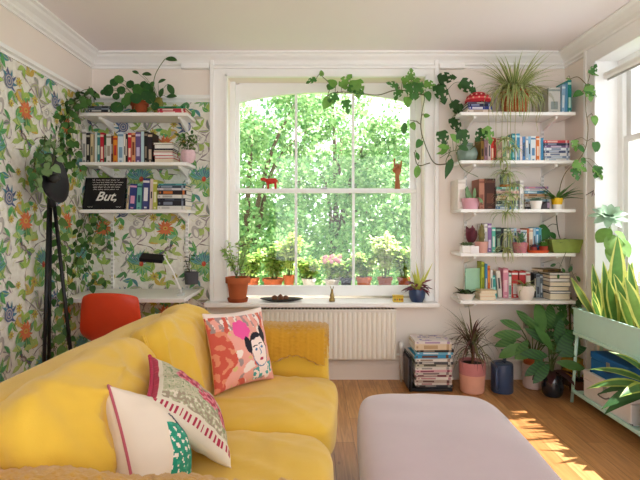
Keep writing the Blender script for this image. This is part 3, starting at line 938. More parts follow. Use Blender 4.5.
# dark pot hung on the rail
hp = thing('hanging_pot', 'small charcoal pot hung on the slotted rail above the desk', 'plant pot', W(191.5, 284, 3.925))
pot(hp, .052, .058, .098, C('#4a4a50', .6))
bm = NB(); tube(bm, [(-.03, .06, .05), (-.03, .062, .12), (-.03, .02, .105)], .003, 6); obj('hook', bm, C('#d8d8d6', .3), hp)
bm = NB()
for pts in ([(-.01, 0, .08), (-.02, .0, .15), (-.012, .0, .24)], [(-.012, 0, .08), (-.035, -.01, .16), (-.05, -.01, .20)]):
    tube(bm, cr(pts, 5), .003, 5)
obj('stem', bm, C('#3a3325'), hp)
bm = NB()
for i in range(9): leaf(bm, (-.012 + rnd(-.008, .008), 0, .10 + .016 * i), (rnd(-1, 1), -.5, .5), (0, -.5, 1), .05, .02, .8, 0, seg=4)
obj('foliage', bm, leafmat('#2f4a26'), hp, 'leaf')

# black lettered board
bd = thing('lettered_board', 'black square board with white handwritten lettering leaning on the low shelf', 'sign', (W(103, 208.9, 3.80).x, 3.80, ZL[2] + .0005))
tl = Matrix.Rotation(math.radians(-13), 4, 'X')
bm = NB(); box(bm, -.165, .165, 0, .012, 0, .265, bev=.001, xf=tl); obj('panel', bm, C('#19171a', .6), bd, False)
wm = C('#e9e6e0', .7)
def text(s, size, at, parent, m, shear=.3, xf=None, ext=.0006, align='CENTER', bold=0.0, name='lettering'):
    cu = bpy.data.curves.new(name, 'FONT'); cu.body = s; cu.size = size; cu.shear = shear; cu.extrude = ext; cu.align_x = align; cu.offset = bold; cu.resolution_u = 3
    o = bpy.data.objects.new(name, cu); COL.objects.link(o); cu.materials.append(m); o.parent = parent
    bpy.context.view_layer.update()
    me = bpy.data.meshes.new_from_object(o.evaluated_get(bpy.context.evaluated_depsgraph_get()))
    bpy.data.objects.remove(o); bpy.data.curves.remove(cu)
    o = bpy.data.objects.new(name, me); COL.objects.link(o); o.parent = parent
    o.matrix_local = (xf or Matrix()) @ Matrix.Translation(V(at)) @ Matrix.Rotation(PI / 2, 4, 'X')
    return o
text('But,', .105, (.015, -.001, .075), bd, wm, .38, tl, bold=.0016)
bm = NB(); R9 = random.Random(4)
for r in range(5):                                      # handwriting too small to read: wavy pen strokes
    z = .245 - r * .0195; x = -.08 + r * .004 - .03; pts = []
    end = .12 - R9.uniform(0, .02)
    while x < end:
        L = R9.uniform(.018, .045); k = int(L / .004)
        w = [(x + L * i / k, -.001, z + .0055 * math.sin(i * 2.1 + r) * R9.uniform(.5, 1)) for i in range(k + 1)]
        tube(bm, [tl @ V(p) for p in w], .0017, 4); x += L + .008
obj('small_lettering', bm, wm, bd)
for x in (-.125, .10):
    bm = NB(); tube(bm, [tl @ V((x + .006 * i, -.001, .022 + .003 * math.sin(i * 2.2))) for i in range(8)], .0013, 4)
    obj('small_lettering', bm, wm, bd)
# ================================================================== books
PAGES = mat('page_edges', '#e6d8c0', .9, spec=.05, var=.08, vscale=220)
PAGES2 = mat('page_edges_white', '#eeeae2', .9, spec=.05, var=.05, vscale=220)
ORD = ['first', 'second', 'third', 'fourth', 'fifth', 'sixth', 'seventh', 'eighth', 'ninth', 'tenth', 'eleventh', 'twelfth', 'thirteenth',
       'fourteenth', 'fifteenth', 'sixteenth', 'seventeenth', 'eighteenth', 'nineteenth', 'twentieth']
def book(label, w, h, d, col, loc, accent=None, lying=False, spine_out=True, lean=0.0, rz=0.0, group=None, cat='book', name='book', pages=PAGES, xf=None):
    """w thickness, h height along the spine, d depth away from the spine.  Upright: spine faces -y.  Lying: h along x, w along z."""
    bt = min(.0022, w * .14)
    m4 = Matrix.Identity(4)
    if lying:      # (thickness, depth, height) -> (x along height, y depth, z thickness)
        m4 = Matrix(((0, 0, 1, -h / 2), (0, 1, 0, 0), (1, 0, 0, w / 2), (0, 0, 0, 1)))
        if not spine_out: m4 = Matrix(((0, 0, 1, -h / 2), (0, -1, 0, d), (1, 0, 0, w / 2), (0, 0, 0, 1)))
    bm = NB()
    box(bm, -w / 2, -w / 2 + bt, 0, d, 0, h, 0, xf=m4); box(bm, w / 2 - bt, w / 2, 0, d, 0, h, 0, xf=m4)
    box(bm, -w / 2 + bt, w / 2 - bt, 0, bt, 0, h, 0, xf=m4)
    if accent:
        r = random.Random(hash(label) % 997 if False else sum(map(ord, label)))
        a = r.uniform(.12, .3); b = a + r.uniform(.28, .45)
        box(bm, -w * .30, w * .30, -.0006, 0, h * a, h * b, 1, xf=m4)
        box(bm, -w * .49, w * .49, -.0004, 0, h * .86, h * .93, 1, xf=m4)
        box(bm, -w * .2, w * .2, -.0006, 0, h * .04, h * .09, 1, xf=m4)
    else:
        r = random.Random(sum(map(ord, label)))
        if r.random() < .6: box(bm, -w * .22, w * .22, -.0005, 0, h * r.uniform(.2, .4), h * r.uniform(.55, .85), 1, xf=m4)
    k = hexc(col); lum = .3 * k[0] + .6 * k[1] + .1 * k[2]
    acc = C(accent) if accent else C('#3c3a3e' if lum > .25 else '#d8cfc0')
    o = obj(name, bm, [C(col, .5), acc], None, False, loc, (0, lean, rz))
    tag(o, label, cat, group)
    b2 = NB(); box(b2, -w / 2 + bt, w / 2 - bt, bt, d - .004, .004, h - .004, 0, xf=m4)
    obj('pages', b2, pages, o, False)
    return o

def row(where, items, zs, Yf, group, depth=.16, ref='upright row', start='from the window end'):
    """upright books, spines at depth Yf: (u0, u1, v of the top, colour, words, accent)"""
    n = 0
    for it in items:
        u0, u1, vt, col, words = it[:5]; acc = it[5] if len(it) > 5 else None; lean = it[6] if len(it) > 6 else 0.0
        x0, x1 = (u0 - CX) * Yf / F, (u1 - CX) * Yf / F
        h = CH + (CY - vt) * Yf / F - zs
        w = max(.006, x1 - x0 - .0012)
        xx = (x0 + x1) / 2
        lb = '%s, %s upright from the left on the %s' % (words, ORD[n], where)
        z = zs + .0004 + (abs(math.sin(lean)) * w / 2)
        book(lb, w, h, depth + random.uniform(-.015, .015), col, (xx, Yf + random.uniform(-.004, .004), z), acc, lean=lean, group=group)
        n += 1

def stack(where, items, x0, x1, zs, Yf, group, depth=.17, word='book', name='book', cat='book', spine=True, jit=.006, rzj=.03):
    """lying books bottom to top: (thickness in m, colour, words, accent, spine_out, x shrink)"""
    z = zs + .0004; n = len(items)
    for i, it in enumerate(items):
        th, col, words = it[:3]; acc = it[3] if len(it) > 3 else None; so = it[4] if len(it) > 4 else spine; shr = it[5] if len(it) > 5 else 0.0
        k = n - 1 - i
        pos = 'at the bottom' if i == n - 1 - k and i == 0 and n > 1 else ''
        pos = 'on top' if k == 0 else ('at the bottom' if i == 0 else '%s from the top' % ORD[k])
        lb = '%s %s in the pile %s' % (words, pos, where)
        w = (x1 - x0) - shr
        o = book(lb, th - .0008, w, depth + random.uniform(-.012, .012), col, ((x0 + x1) / 2 + random.uniform(-jit, jit) - shr * .3, Yf + random.uniform(-jit, jit), z),
                 acc, lying=True, spine_out=so, rz=random.uniform(-rzj, rzj), group=group, name=name, cat=cat, pages=PAGES2 if random.random() < .4 else PAGES)
        z += th
    return z
def X(u, Y): return (u - CX) * Y / F

# --- wallpapered wall, top shelf: lying books
stack('beside the pilea pot', [(.016, '#b5643c', 'orange and black book', '#1d1b1e'), (.018, '#2d2f36', 'black book with white lettering', '#d8d4cc'), (.014, '#8b95a3', 'grey-blue book', '#3a4350'), (.014, '#23262b', 'thin dark book', '#6a7480')],
      X(89, 3.78), X(112.5, 3.78), ZL[0], 3.775, 'books lying on the top wallpapered shelf', rzj=.01)
stack('beside the yellow-green jar', [(.022, '#c9434f', 'thick red book', '#e7d9d0'), (.020, '#b33445', 'crimson book', '#e0c9c0'), (.018, '#2f8f5c', 'green book', '#1d5a3a')],
      X(158, 3.78), X(186, 3.78), ZL[0], 3.765, 'books lying on the top wallpapered shelf', depth=.2)
# second shelf
row('second wallpapered shelf', [
    (82.3, 86.2, 129.5, '#d9d7d2', 'white book', '#8c8c8c'), (86.3, 90, 133, '#1c1b1f', 'black book', '#b9b2a6'), (90.2, 93.3, 134, '#cbb893', 'cream paperback'), (94.5, 96.9, 132, '#cfd3d0', 'pale grey book'),
    (97, 100, 133, '#3f7f7b', 'teal book', '#b9d2c4'), (100.1, 103.7, 132.5, '#b8293a', 'red book', '#e8c7b8'), (103.8, 106, 135, '#27452f', 'slim dark green book'), (106.2, 111, 134, '#dcd8cf', 'white paperback', '#9a8f80'),
    (111.2, 113, 136, '#5b2c2a', 'slim maroon book'), (113.1, 117.3, 136, '#d88a2a', 'orange and yellow book', '#b4312c'), (117.6, 123.4, 132, '#cfdbe2', 'wide pale blue book', '#7fa0b8'), (123.6, 125.6, 134, '#e6ded0', 'slim cream book'),
    (125.7, 127.8, 134, '#222024', 'slim black book'), (128, 131.4, 133, '#c02f3a', 'bright red book', '#f0d8c0'), (131.6, 135.4, 133, '#d99a6c', 'tan-orange book', '#7a3a28'), (135.6, 140.8, 132, '#67507f', 'purple book', '#c9bcd8'),
    (141, 144, 131.5, '#b9d4dc', 'light blue book'), (144.2, 147.6, 131.5, '#1b1a1d', 'black hardback', '#8a7f70'), (147.8, 152.4, 132.5, '#2b2327', 'dark brown hardback', '#c2b098')],
    ZL[1], 3.80, 'upright books on the second wallpapered shelf')
stack('beside the pink-white pot', [(.040, '#b93239', 'cream-edged thick paperback', None, False), (.020, '#c8272f', 'red-covered paperback', None, False), (.028, '#d33a3a', 'bright red-covered paperback', None, False),
      (.016, '#2c2430', 'dark-covered slim paperback', None, False), (.010, '#37303a', 'thin black book', None, True), (.034, '#4a3d4c', 'plum-covered paperback', None, False), (.014, '#d8c8b0', 'beige slim paperback', None, False)],
      X(153.5, 3.79), X(173, 3.79), ZL[1], 3.79, 'lying books on the second wallpapered shelf', depth=.16)
# third shelf
row('lowest wallpapered shelf', [
    (126.2, 128.2, 186, '#d9c7a0', 'slim cream book', None, .10), (128.5, 135.5, 184, '#2e3d78', 'navy and pink book', '#d79ab8', .07), (136.3, 141, 184, '#6fb0a4', 'teal book', '#2f5f62', .05), (142, 148.6, 178.5, '#3a3f74', 'wide indigo and white book', '#e4e2e4', .04),
    (149.2, 152.4, 179, '#d8c3bd', 'pale pink book', None, .03), (152.8, 157, 180, '#b3b54c', 'lime green book', '#e0dfb8', .02)], ZL[2], 3.80, 'upright books on the lowest wallpapered shelf')
stack('beside the lime green book', [(.030, '#e0ddd6', 'thick white book', '#c0bdb6'), (.040, '#26252c', 'thick black grey-titled book', '#7d8290'), (.020, '#2a2d37', 'charcoal book', '#595f70'), (.028, '#d9d7d2', 'white paperback', '#a8a49c'),
      (.036, '#2f2426', 'black and orange book', '#c8743c'), (.016, '#cfccd0', 'pale grey book', '#8c8a94'), (.022, '#39424f', 'slate book', '#8a97a6'), (.014, '#4f9aa0', 'teal book', '#2d6468')],
      X(157.6, 3.78), X(185.5, 3.78), ZL[2], 3.78, 'lying books on the lowest wallpapered shelf', depth=.2)

# --- cream wall, top shelf
stack('under the red basket', [(.030, '#d9c9bd', 'cream book', '#a8917c'), (.026, '#38438a', 'blue-spined book', '#d9d5dc'), (.020, '#23263c', 'dark navy book', '#8a90b0'), (.016, '#57445a', 'thin plum book')],
      X(467.5, 3.78), X(491.5, 3.78), ZR[0], 3.775, 'books lying on the top cream-wall shelf', depth=.2)
row('top cream-wall shelf', [(548.5, 560.5, 87.5, '#c9c9c4', 'white book with grey drawing', '#8f9a98'), (561.3, 564.8, 84.5, '#8fb3d0', 'pale blue book', '#d4e2ea', .03), (565, 567.6, 83, '#5b93bb', 'blue book', None, .02), (567.8, 571.6, 80, '#1f8a86', 'tall teal book', '#bfe0d6')],
    ZR[0], 3.78, 'upright books on the top cream-wall shelf', depth=.18)
# second shelf
row('second cream-wall shelf', [
    (481, 484.2, 137.5, '#8f6b2c', 'brown and gold book', '#3b2a20'), (484.5, 487.8, 140, '#a8808c', 'mauve book'), (488, 490.8, 138, '#e3ccc8', 'pink-white book'), (491, 494.2, 137.5, '#cf2f28', 'red book', '#eac8a8'), (494.4, 496, 138, '#a3342a', 'slim brick-red book'),
    (496.3, 502, 138.5, '#97756a', 'wide dusty brown book', '#c9a898'), (502.3, 506.9, 136, '#b9c3a2', 'cream-green patterned book', '#5f8f6f'), (507.1, 509.3, 137, '#e4d9c4', 'slim cream book'), (509.5, 511.8, 140, '#3f9a7a', 'green book'), (512, 515.2, 133.5, '#1f7a8a', 'teal book', '#8ac4c8'),
    (515.4, 516.6, 135, '#ece8e2', 'very slim white book'), (516.8, 520, 133.5, '#3c86a8', 'blue patterned book', '#a8d0dc'), (520.2, 522.6, 137, '#ecd6d4', 'slim blush book'), (522.8, 525.5, 136.5, '#5d90c4', 'blue book'), (525.7, 528.1, 137, '#e8e6e2', 'slim white book', '#88a8c8'),
    (528.3, 530.7, 136.5, '#94bcd8', 'light blue book'), (531, 535.8, 136, '#e5e8ea', 'white and blue book', '#5c88b0'), (536.2, 539.4, 136.5, '#dd7a3c', 'orange book', '#f0d8c0'), (539.6, 540.8, 137, '#eeeae4', 'slim ivory book'), (541, 543.6, 138, '#4a94c0', 'sky blue book')],
    ZR[1], 3.79, 'upright books on the second cream-wall shelf')
stack('beside the sky blue book', [(.022, '#e6e3df', 'white book', '#b8c4d0'), (.018, '#7e8ca6', 'blue-grey book', '#d4dae2'), (.024, '#e0dedc', 'pale book', '#7c86a0'), (.020, '#4e5878', 'slate blue book', '#c0c8d8'), (.022, '#dfe4ec', 'ice blue book', '#7d8aa8'), (.020, '#75628a', 'purple book', '#d0c0d8'), (.018, '#373d55', 'navy book', '#9aa0b8'), (.022, '#d4515a', 'coral red book', '#f0c8c0')],
      X(544, 3.78), X(569.5, 3.78), ZR[1], 3.78, 'lying books on the second cream-wall shelf', depth=.19)
# middle shelf
tag(book('tall white box file at the window end of the middle cream-wall shelf', .062, .235, .2, '#e6ded6', (X(461.5, 3.8), 3.79, ZR[2] + .0004), '#cfc4ba', name='box_file', cat='box file'), 'tall white box file at the window end of the middle cream-wall shelf', 'box file')
row('middle cream-wall shelf', [(479, 484.4, 179, '#b57d68', 'worn pinkish-brown book', '#8a5446'), (484.8, 495.6, 178.5, '#4a2a22', 'thick dark brown leather book', '#6f4434')], ZR[2], 3.79, 'upright books on the middle cream-wall shelf')
stack('behind the hanging plantlets', [(.024, '#3d7fb5', 'blue and white magazine', '#e6e9ea'), (.016, '#e4e2da', 'white magazine', '#7da0a8'), (.030, '#3b4a4c', 'dark patterned book', '#b8c8b0'), (.018, '#d6c9a8', 'sand book', '#8a7a58'), (.020, '#e8dcc0', 'cream book', '#b08a58'), (.016, '#2f3436', 'black book', '#c0c0b8'), (.020, '#e3b9b0', 'blush pink book', '#b07a74'), (.014, '#d9d3c8', 'pale magazine'), (.018, '#4aa493', 'mint-teal book', '#d0e6dc')],
      X(496.6, 3.78), X(518.5, 3.78), ZR[2], 3.78, 'lying books on the middle cream-wall shelf', depth=.19)
row('middle cream-wall shelf', [(519.8, 523.6, 180.5, '#e6e2dc', 'thin white book beside the stacks', '#a8a8a8')], ZR[2], 3.79, 'upright books on the middle cream-wall shelf')
stack('behind the white succulent pot', [(.022, '#4b4a50', 'charcoal book', '#8a8890'), (.020, '#d9d6d2', 'white book', '#9a8f8a'), (.022, '#7f6a5c', 'brown book', '#d0c0ac'), (.020, '#b8cfdc', 'pale blue book', '#6d8ca4'), (.020, '#e4dccc', 'ivory book', '#c0a078'), (.022, '#d3a67c', 'tan book', '#7a5a40'), (.024, '#4d8fb4', 'blue striped book', '#d8ecf0'), (.016, '#e9e4de', 'white slim book', '#b8a8b0'), (.018, '#9a7fa0', 'mauve book', '#cf8a94')],
      X(524.6, 3.84), X(548, 3.84), ZR[2], 3.84, 'lying books on the middle cream-wall shelf', depth=.14)
# fourth shelf
row('fourth cream-wall shelf', [(484.2, 487.4, 224, '#ebe7e0', 'white book', '#b8b0b8'), (487.7, 491.6, 223.5, '#8d6aa0', 'purple book', '#e0d0e4'), (492, 495.8, 227.5, '#63c0a8', 'mint green book', '#e4f0e8'), (496.2, 501, 227.5, '#2c3f3c', 'dark green book', '#90a898'), (501.2, 503.6, 228, '#232325', 'black book'), (503.9, 507, 229, '#d6d6c4', 'cream book', '#8c9a80'),
    (507.2, 510.6, 228, '#4f6a5c', 'sage book', '#c4d0c0'), (510.8, 514, 229, '#e4e2e0', 'pale grey book', '#a0a8b4'), (514.2, 516.4, 228, '#9dc0d4', 'pale blue book'), (516.6, 520.6, 229, '#c9a4ac', 'dusty pink book', '#8a5a68'), (520.8, 526.8, 230, '#dfe3e6', 'wide white book', '#7f9cb4'), (527, 529.2, 228.5, '#c8643c', 'rust orange book'), (529.4, 533.2, 228.5, '#e9dccc', 'ivory book', '#d0a890'),
    (533.5, 535.6, 228, '#a8cce0', 'slim light blue book'), (535.9, 538.6, 227.5, '#3f8fc0', 'bright blue book', '#d0e4f0'), (538.8, 541.4, 228, '#5fb0c0', 'turquoise book')],
    ZR[3], 3.83, 'upright books on the fourth cream-wall shelf', depth=.14)
# lowest shelf
tag(book('pale mint picture book standing behind the white bowl on the lowest shelf', .012, .235, .135, '#a8d0b4', (X(464.5, 3.90), 3.88, ZR[4] + .0005), '#7fb09a', rz=-1.3, name='picture_book', cat='book'), 'pale mint picture book standing behind the white bowl on the lowest shelf', 'book')
row('lowest cream-wall shelf', [(481.6, 484.6, 262, '#b5bf3e', 'yellow-green book', '#7a8a2c'), (485, 487.6, 264, '#3f86b0', 'blue book'), (487.8, 490.2, 266, '#e08a3a', 'orange book', '#b8482c'), (490.4, 492.6, 270, '#e9e6e2', 'slim white book'), (493.4, 497.2, 276, '#3f9a94', 'leaning teal book', '#a8d8d0', -.10), (498.2, 502.4, 271, '#d8cfc4', 'leaning beige book', None, -.08),
    (503.2, 508.4, 268.5, '#d98fa4', 'pink book', '#f0c8d0'), (508.6, 511.4, 273, '#e9e7e4', 'ivory book', '#4a8a74'), (511.7, 518, 271, '#c9433f', 'red and white book', '#e9e4e0'), (519, 525.6, 271, '#b9383c', 'dark red and white book', '#e4e0dc'), (526, 530.4, 272, '#dcd4cc', 'pale beige book', '#b04a48'), (534.2, 536.2, 274, '#2b2b30', 'black book'), (536.4, 540, 273.5, '#8f99a4', 'grey book', '#4a525c'), (540.2, 543.2, 274.5, '#5d6873', 'slate grey book', '#c4ccd0')],
    ZR[4], 3.87, 'upright books on the lowest cream-wall shelf', depth=.11)
stack('under the yellow-green book', [(.030, '#d8b388', 'cream-edged paperback', None, False), (.026, '#dfc09a', 'thick cream-edged paperback', None, False), (.020, '#e0c8a4', 'slim cream-edged paperback', None, False)],
      X(479.6, 3.76), X(496, 3.76), ZR[4], 3.745, 'paperbacks in the small low stack', depth=.11)
stack('in the low shelf corner', [(.052, '#3b3234', 'tan-edged thick book', None, False), (.018, '#52636e', 'grey-blue slim book', None, False), (.036, '#23303a', 'white-edged thick book', None, False), (.036, '#3a5a60', 'tan-edged old book', None, False), (.026, '#7a4a44', 'brown-covered old book', None, False), (.028, '#2f2a2c', 'black-covered old book', None, False), (.018, '#6a5a4c', 'thin old book', None, False)],
      X(549.5, 3.76), X(570, 3.76), ZR[4], 3.755, 'old books stacked on the lowest cream-wall shelf', depth=.2, rzj=.05)
book('dark gold old book lying askew on top of the old books', .022, .17, .13, '#6b5024', (X(549.5, 3.84), 3.80, ZR[4] + .2152), '#3a2a1a', lying=True, rz=.25, group='old books stacked on the lowest cream-wall shelf')
# magazines on the floor
mg = 'magazines piled on the floor under the radiator end'
mats_m = [(.022, '#3c3a3e', 'dark magazine', '#8a8884'), (.018, '#d9d2ca', 'white magazine', '#b07a7a'), (.022, '#b9a79a', 'beige magazine', '#6a4a44'), (.020, '#e4ddd4', 'pale magazine', '#c08a90'), (.016, '#7d3c48', 'maroon magazine', '#d8c0b8'), (.022, '#cfc8c0', 'grey-white magazine', '#8a7a78'), (.018, '#d8a8b0', 'pink magazine', '#8a4a5c'),
          (.020, '#e0dbd2', 'ivory magazine', '#9a9a94'), (.024, '#c4bfae', 'putty magazine', '#5a5a50'), (.020, '#4a4a4e', 'black magazine', '#c8c4bc'), (.022, '#dedad2', 'cream magazine', '#a08a7a'), (.028, '#3f90b8', 'blue magazine with brown photo', '#6a3c28'), (.020, '#6fb4cf', 'sky-blue picture magazine', '#e4ecec'), (.020, '#2f2c30', 'thin black book', '#8a8078'),
          (.046, '#d8c4a8', 'very thick cream catalogue', '#b89a78'), (.020, '#ddd3d2', 'white magazine with lilac cover', '#a88ab0')]
zt = stack('beside the radiator', mats_m, .80, 1.085, .030, 3.70, mg, depth=.22, name='magazine', cat='magazine', jit=.01, rzj=.05)
# printed cover of the top magazine: flat patches on it
bm = NB(); R8 = random.Random(3)
for i in range(26):
    x, y = R8.uniform(-.12, .11), R8.uniform(.015, .19); w, d = R8.uniform(.012, .04), R8.uniform(.01, .03)
    box(bm, x, x + w, y, y + d, zt - .0004 + .0, zt + .0002, R8.choice([0, 1, 2]))
top = [o for o in bpy.data.objects if o.name.startswith('magazine') and 'lilac' in o.get('label', '')][0]
for v in bm.verts: v.co.z -= top.location.z
obj('cover_print', bm, [C('#b9a0c4'), C('#8a86b8'), C('#e9dcd8')], top, False)
mr = thing('magazine_holder', 'black wire magazine holder against the pile of magazines beside the radiator', 'magazine holder', (.76, 3.80, 0))
bm = NB()
for z in (.06, .12, .18, .24): tube(bm, [(0, -.11, z), (0, .13, z), ], .003, 6)
for k in range(7): tube(bm, [(0, -.11 + .04 * k, .005), (0, -.11 + .04 * k, .26)], .0028, 6)
tube(bm, [(0, -.11, .005), (0, -.11, .27), (0, .13, .27), (0, .13, .005)], .005, 8); obj('wire_side', bm, blk, mr)
bm = NB(); box(bm, -.01, .32, -.11, .13, .004, .027, bev=.003); obj('base', bm, blk, mr, False)
b2 = NB(); box(b2, -.016, -.008, -.09, .11, .03, .25); box(b2, .006, .014, -.09, .12, .03, .24); obj('loose_folder', b2, C('#5f5a5e'), mr, False)
# ================================================================== plants and small things
G_dark, G_mid, G_lite, G_lime = leafmat('#2c4f25'), leafmat('#47793a'), leafmat('#6f9c48'), leafmat('#9dbb4e')
G_vine = leafmat('#335c2c'); G_yel = leafmat('#c3c65c', .35); G_red = leafmat('#5e2334'); G_pale = leafmat('#9db59a', .25)
STEM = C('#5d6b38', .6); STEMB = C('#6b4c33', .7)
TERRA = mat('terracotta', '#b5623c', .85, spec=.15, var=.1, vscale=12, bump=.15)
TERRA2 = mat('terracotta_dark', '#9a4d2e', .85, spec=.15, var=.1, vscale=12, bump=.15)

def vine(name, label, paths, leaves, sm=None, lm=None, r=.004, group=None, lm2=None, cat='trailing plant', holes=False):
    """paths: lists of (u, v, Y) ; leaves: (u, v, Y, length m, angle deg in the wall plane [0 right, -90 down], kind)"""
    t = thing(name, label, cat, W(*paths[0][0]), group=group)
    org = t.location
    bm = NB(); allp = []
    for p in paths:
        c = [q - org for q in cr([W(*q) for q in p], 7)]
        allp += c; tube(bm, c, [r * (1 - .45 * i / len(c)) for i in range(len(c))], 6)
    b2 = NB()
    for i, lf in enumerate(leaves):
        u, v, Y, L, a = lf[:5]; kind = lf[5] if len(lf) > 5 else 'heart'
        base = W(u, v, Y) - org; a = math.radians(a)
        d = V((math.cos(a), -.25 + rnd(-.2, .1), math.sin(a)))
        near = min(allp, key=lambda q: (q - base).length)
        if (near - base).length > .008:
            mid = near.lerp(base, .5) + V((0, -.015, .02)); tube(bm, cr([near, mid, base], 4), r * .5, 5)
        wid = {'heart': .78, 'oval': .5, 'lance': .34, 'monstera': .74, 'round': 1.0}[kind]
        L *= {'monstera': .92, 'oval': .8, 'heart': .85, 'lance': .85}.get(kind, 1)
        pf = {'monstera': 'heart'}.get(kind, kind)
        leaf(b2, base, d, (rnd(-.35, .35), -1, .35 + rnd(-.2, .3)), L, L * wid, rnd(.2, .8), i % 2 if lm2 else 0, None, 8 if kind == 'monstera' else 6, pf, rnd(.08, .25), holes=(kind == 'monstera'))
    obj('stem', bm, sm or STEM, t)
    obj('foliage', b2, [lm or G_vine] + ([lm2] if lm2 else []), t, 'leaf')
    return t

def auto_leaves(path, step, L, kind='heart', spread=35, off=.0, seed=1):
    """leaves at even steps down a pixel path, alternating sides"""
    R = random.Random(seed); out = []; P = cr([V(p) for p in path], 8); acc = 0; side = 1; last = P[0]
    for p in P[1:]:
        acc += math.hypot(p.x - last.x, p.y - last.y); last = p
        if acc > step:
            acc = 0; side = -side
            out.append((p.x + side * R.uniform(1, 4), p.y + R.uniform(-2, 2), p.z - R.uniform(0, .04) - off, L * R.uniform(.7, 1.2), -90 + side * R.uniform(10, spread + 25), kind))
    return out

# ---- window terracotta pot with a wispy plant
t = thing('potted_plant', 'wispy light green plant in a terracotta pot on the windowsill', 'potted plant', (W(238, 300, 3.95).x, 3.945, .6555))
bm = NB(); lathe(bm, [(0, 0), (.078, 0), (.086, .03), (.08, .03), (.074, .008), (0, .008)]); sharp(obj('saucer', bm, TERRA2, t))
o = pot(t, .066, .092, .192, TERRA, rim=.01, rimh=.045)
o.location.z = .008
bm = NB(); b2 = NB()
for k in range(9):
    a = rnd(0, 6.28); rr = rnd(.01, .05); tx, ty = rnd(-.13, .10), rnd(-.06, .05); h = rnd(.18, .36)
    c = cr([(rr * math.cos(a), rr * math.sin(a), .17), (tx * .5, ty * .5, .17 + h * .55), (tx, ty, .18 + h)], 8); tube(bm, c, .0025, 5)
    for q in c[6:]:
        for _ in range(2): leaf(b2, q, (rnd(-1, 1), rnd(-1, .4), rnd(-.5, .6)), (0, -.6, 1), rnd(.026, .045), rnd(.012, .02), .6, 0 if rnd(0, 1) < .6 else 1, seg=4)
obj('stem', bm, STEM, t); obj('foliage', b2, [leafmat('#93b866', .4), leafmat('#b5cc78', .4)], t, 'leaf')

# dish with cones
t = thing('dish', 'black oval dish on the windowsill', 'dish', (W(281.5, 300, 3.96).x, 3.95, .6555))
bm = NB(); lathe(bm, [(0, 0), (.08, 0), (.15, .012), (.178, .022), (.174, .026), (.14, .017), (.07, .008), (0, .008)], seg=40, sy=.42); sharp(obj('bowl', bm, C('#2f2d2c', .3), t))
for i, (dx, dy) in enumerate(((-.055, .0), (-.01, .012), (.035, -.005), (.0, -.03))):
    bm = NB(); prof = [(0, 0)]
    for k in range(7):
        rr = .026 * math.sin(PI * (k + .8) / 8); prof += [(rr, .006 * k + .002), (rr * .7, .006 * k + .006)]
    lathe(bm, prof + [(0, .046)], seg=10, xf=Matrix.Rotation(rnd(-.6, .6), 4, 'X'))
    tag(obj('pine_cone', bm, C('#6b4630', .8), None, False, t.location + V((dx, dy, .012))), ['brown pine cone nearest the terracotta pot in the black dish', 'brown pine cone in the middle of the black dish', 'brown pine cone nearest the brass figurine in the black dish', 'brown pine cone at the front edge of the black dish'][i], 'pine cone', 'pine cones in the black dish')

# brass figurine
t = thing('deer_figurine', 'small brass animal figurine sitting in the middle of the windowsill', 'figurine', (W(332, 300, 3.95).x, 3.945, .6555))
brass = mat('brass', '#9a8350', .35, metal=.8, var=.1)
bm = NB(); lathe(bm, [(0, 0), (.024, 0), (.026, .012), (.019, .03), (.016, .055), (.011, .075), (.010, .085), (0, .088)], seg=16); obj('body', bm, brass, t)
bm = NB(); superbox(bm, (.02, .034, .022), 2.4, 6, c=(0, -.008, .094)); obj('head', bm, brass, t)
for s in (-1, 1):
    bm = NB(); tube(bm, [(s * .007, 0, .102), (s * .012, .002, .118), (s * .010, .0, .128)], [.0035, .003, .001], 6); obj('ear', bm, brass, t)
    bm = NB(); tube(bm, [(s * .010, -.014, .05), (s * .012, -.022, .0)], .005, 6); obj('leg', bm, brass, t)

# yellow patterned box
t = thing('trinket_box', 'small yellow patterned trinket box on the windowsill', 'box', (W(397.5, 300, 3.95).x, 3.93, .6555))
bm = NB(); box(bm, -.042, .042, -.025, .025, 0, .042, bev=.005)
for i, x in enumerate((-.028, -.01, .010, .028)): box(bm, x - .006, x + .006, -.0256, -.025, .014, .028, 1 + i % 2)
obj('body', bm, [C('#d3b53c', .45), C('#4a5a3a'), C('#a8482c')], t, False)
bm = NB(); box(bm, -.044, .044, -.027, .027, .0422, .055, bev=.004); obj('lid', bm, C('#c9a834', .45), t, False)

# navy pot with dark red foliage and yellow-green blades
t = thing('potted_plant', 'dark red leaved plant with yellow-green blades in a navy pot on the sill', 'potted plant', (W(416.5, 300, 3.95).x, 3.93, .6555))
pot(t, .045, .066, .105, mat('navy_glaze', '#2f4266', .35, spec=.5, var=.2, vscale=40), prof=[(0, 0), (.045, 0), (.062, .035), (.068, .07), (.062, .105), (.056, .105), (.056, .09), (0, .09)])
b2 = NB()
for k in range(7): leaf(b2, (rnd(-.02, .02), rnd(-.02, .02), .09), (rnd(-.6, .5), rnd(-.4, .3), 1), (rnd(-.3, .3), -1, .2), rnd(.14, .27), rnd(.018, .026), rnd(.1, .5), 1, None, 7, 'lance', .3)
for k in range(30):
    a = rnd(0, 6.28); leaf(b2, (.02 * math.cos(a), .02 * math.sin(a), rnd(.09, .15)), (math.cos(a), math.sin(a), rnd(0, .8)), (0, -.3, 1), rnd(.07, .125), rnd(.02, .034), rnd(.4, 1.2), 0 if k % 3 else 2, None, 5, 'oval', .15)
obj('foliage', b2, [G_red, G_yel, leafmat('#8a3c4c')], t, 'leaf')
bm = NB()
for k in range(4): tube(bm, [(0, 0, .085), (rnd(-.02, .02), rnd(-.02, .02), .14)], .004, 6)
obj('stem', bm, STEM, t)

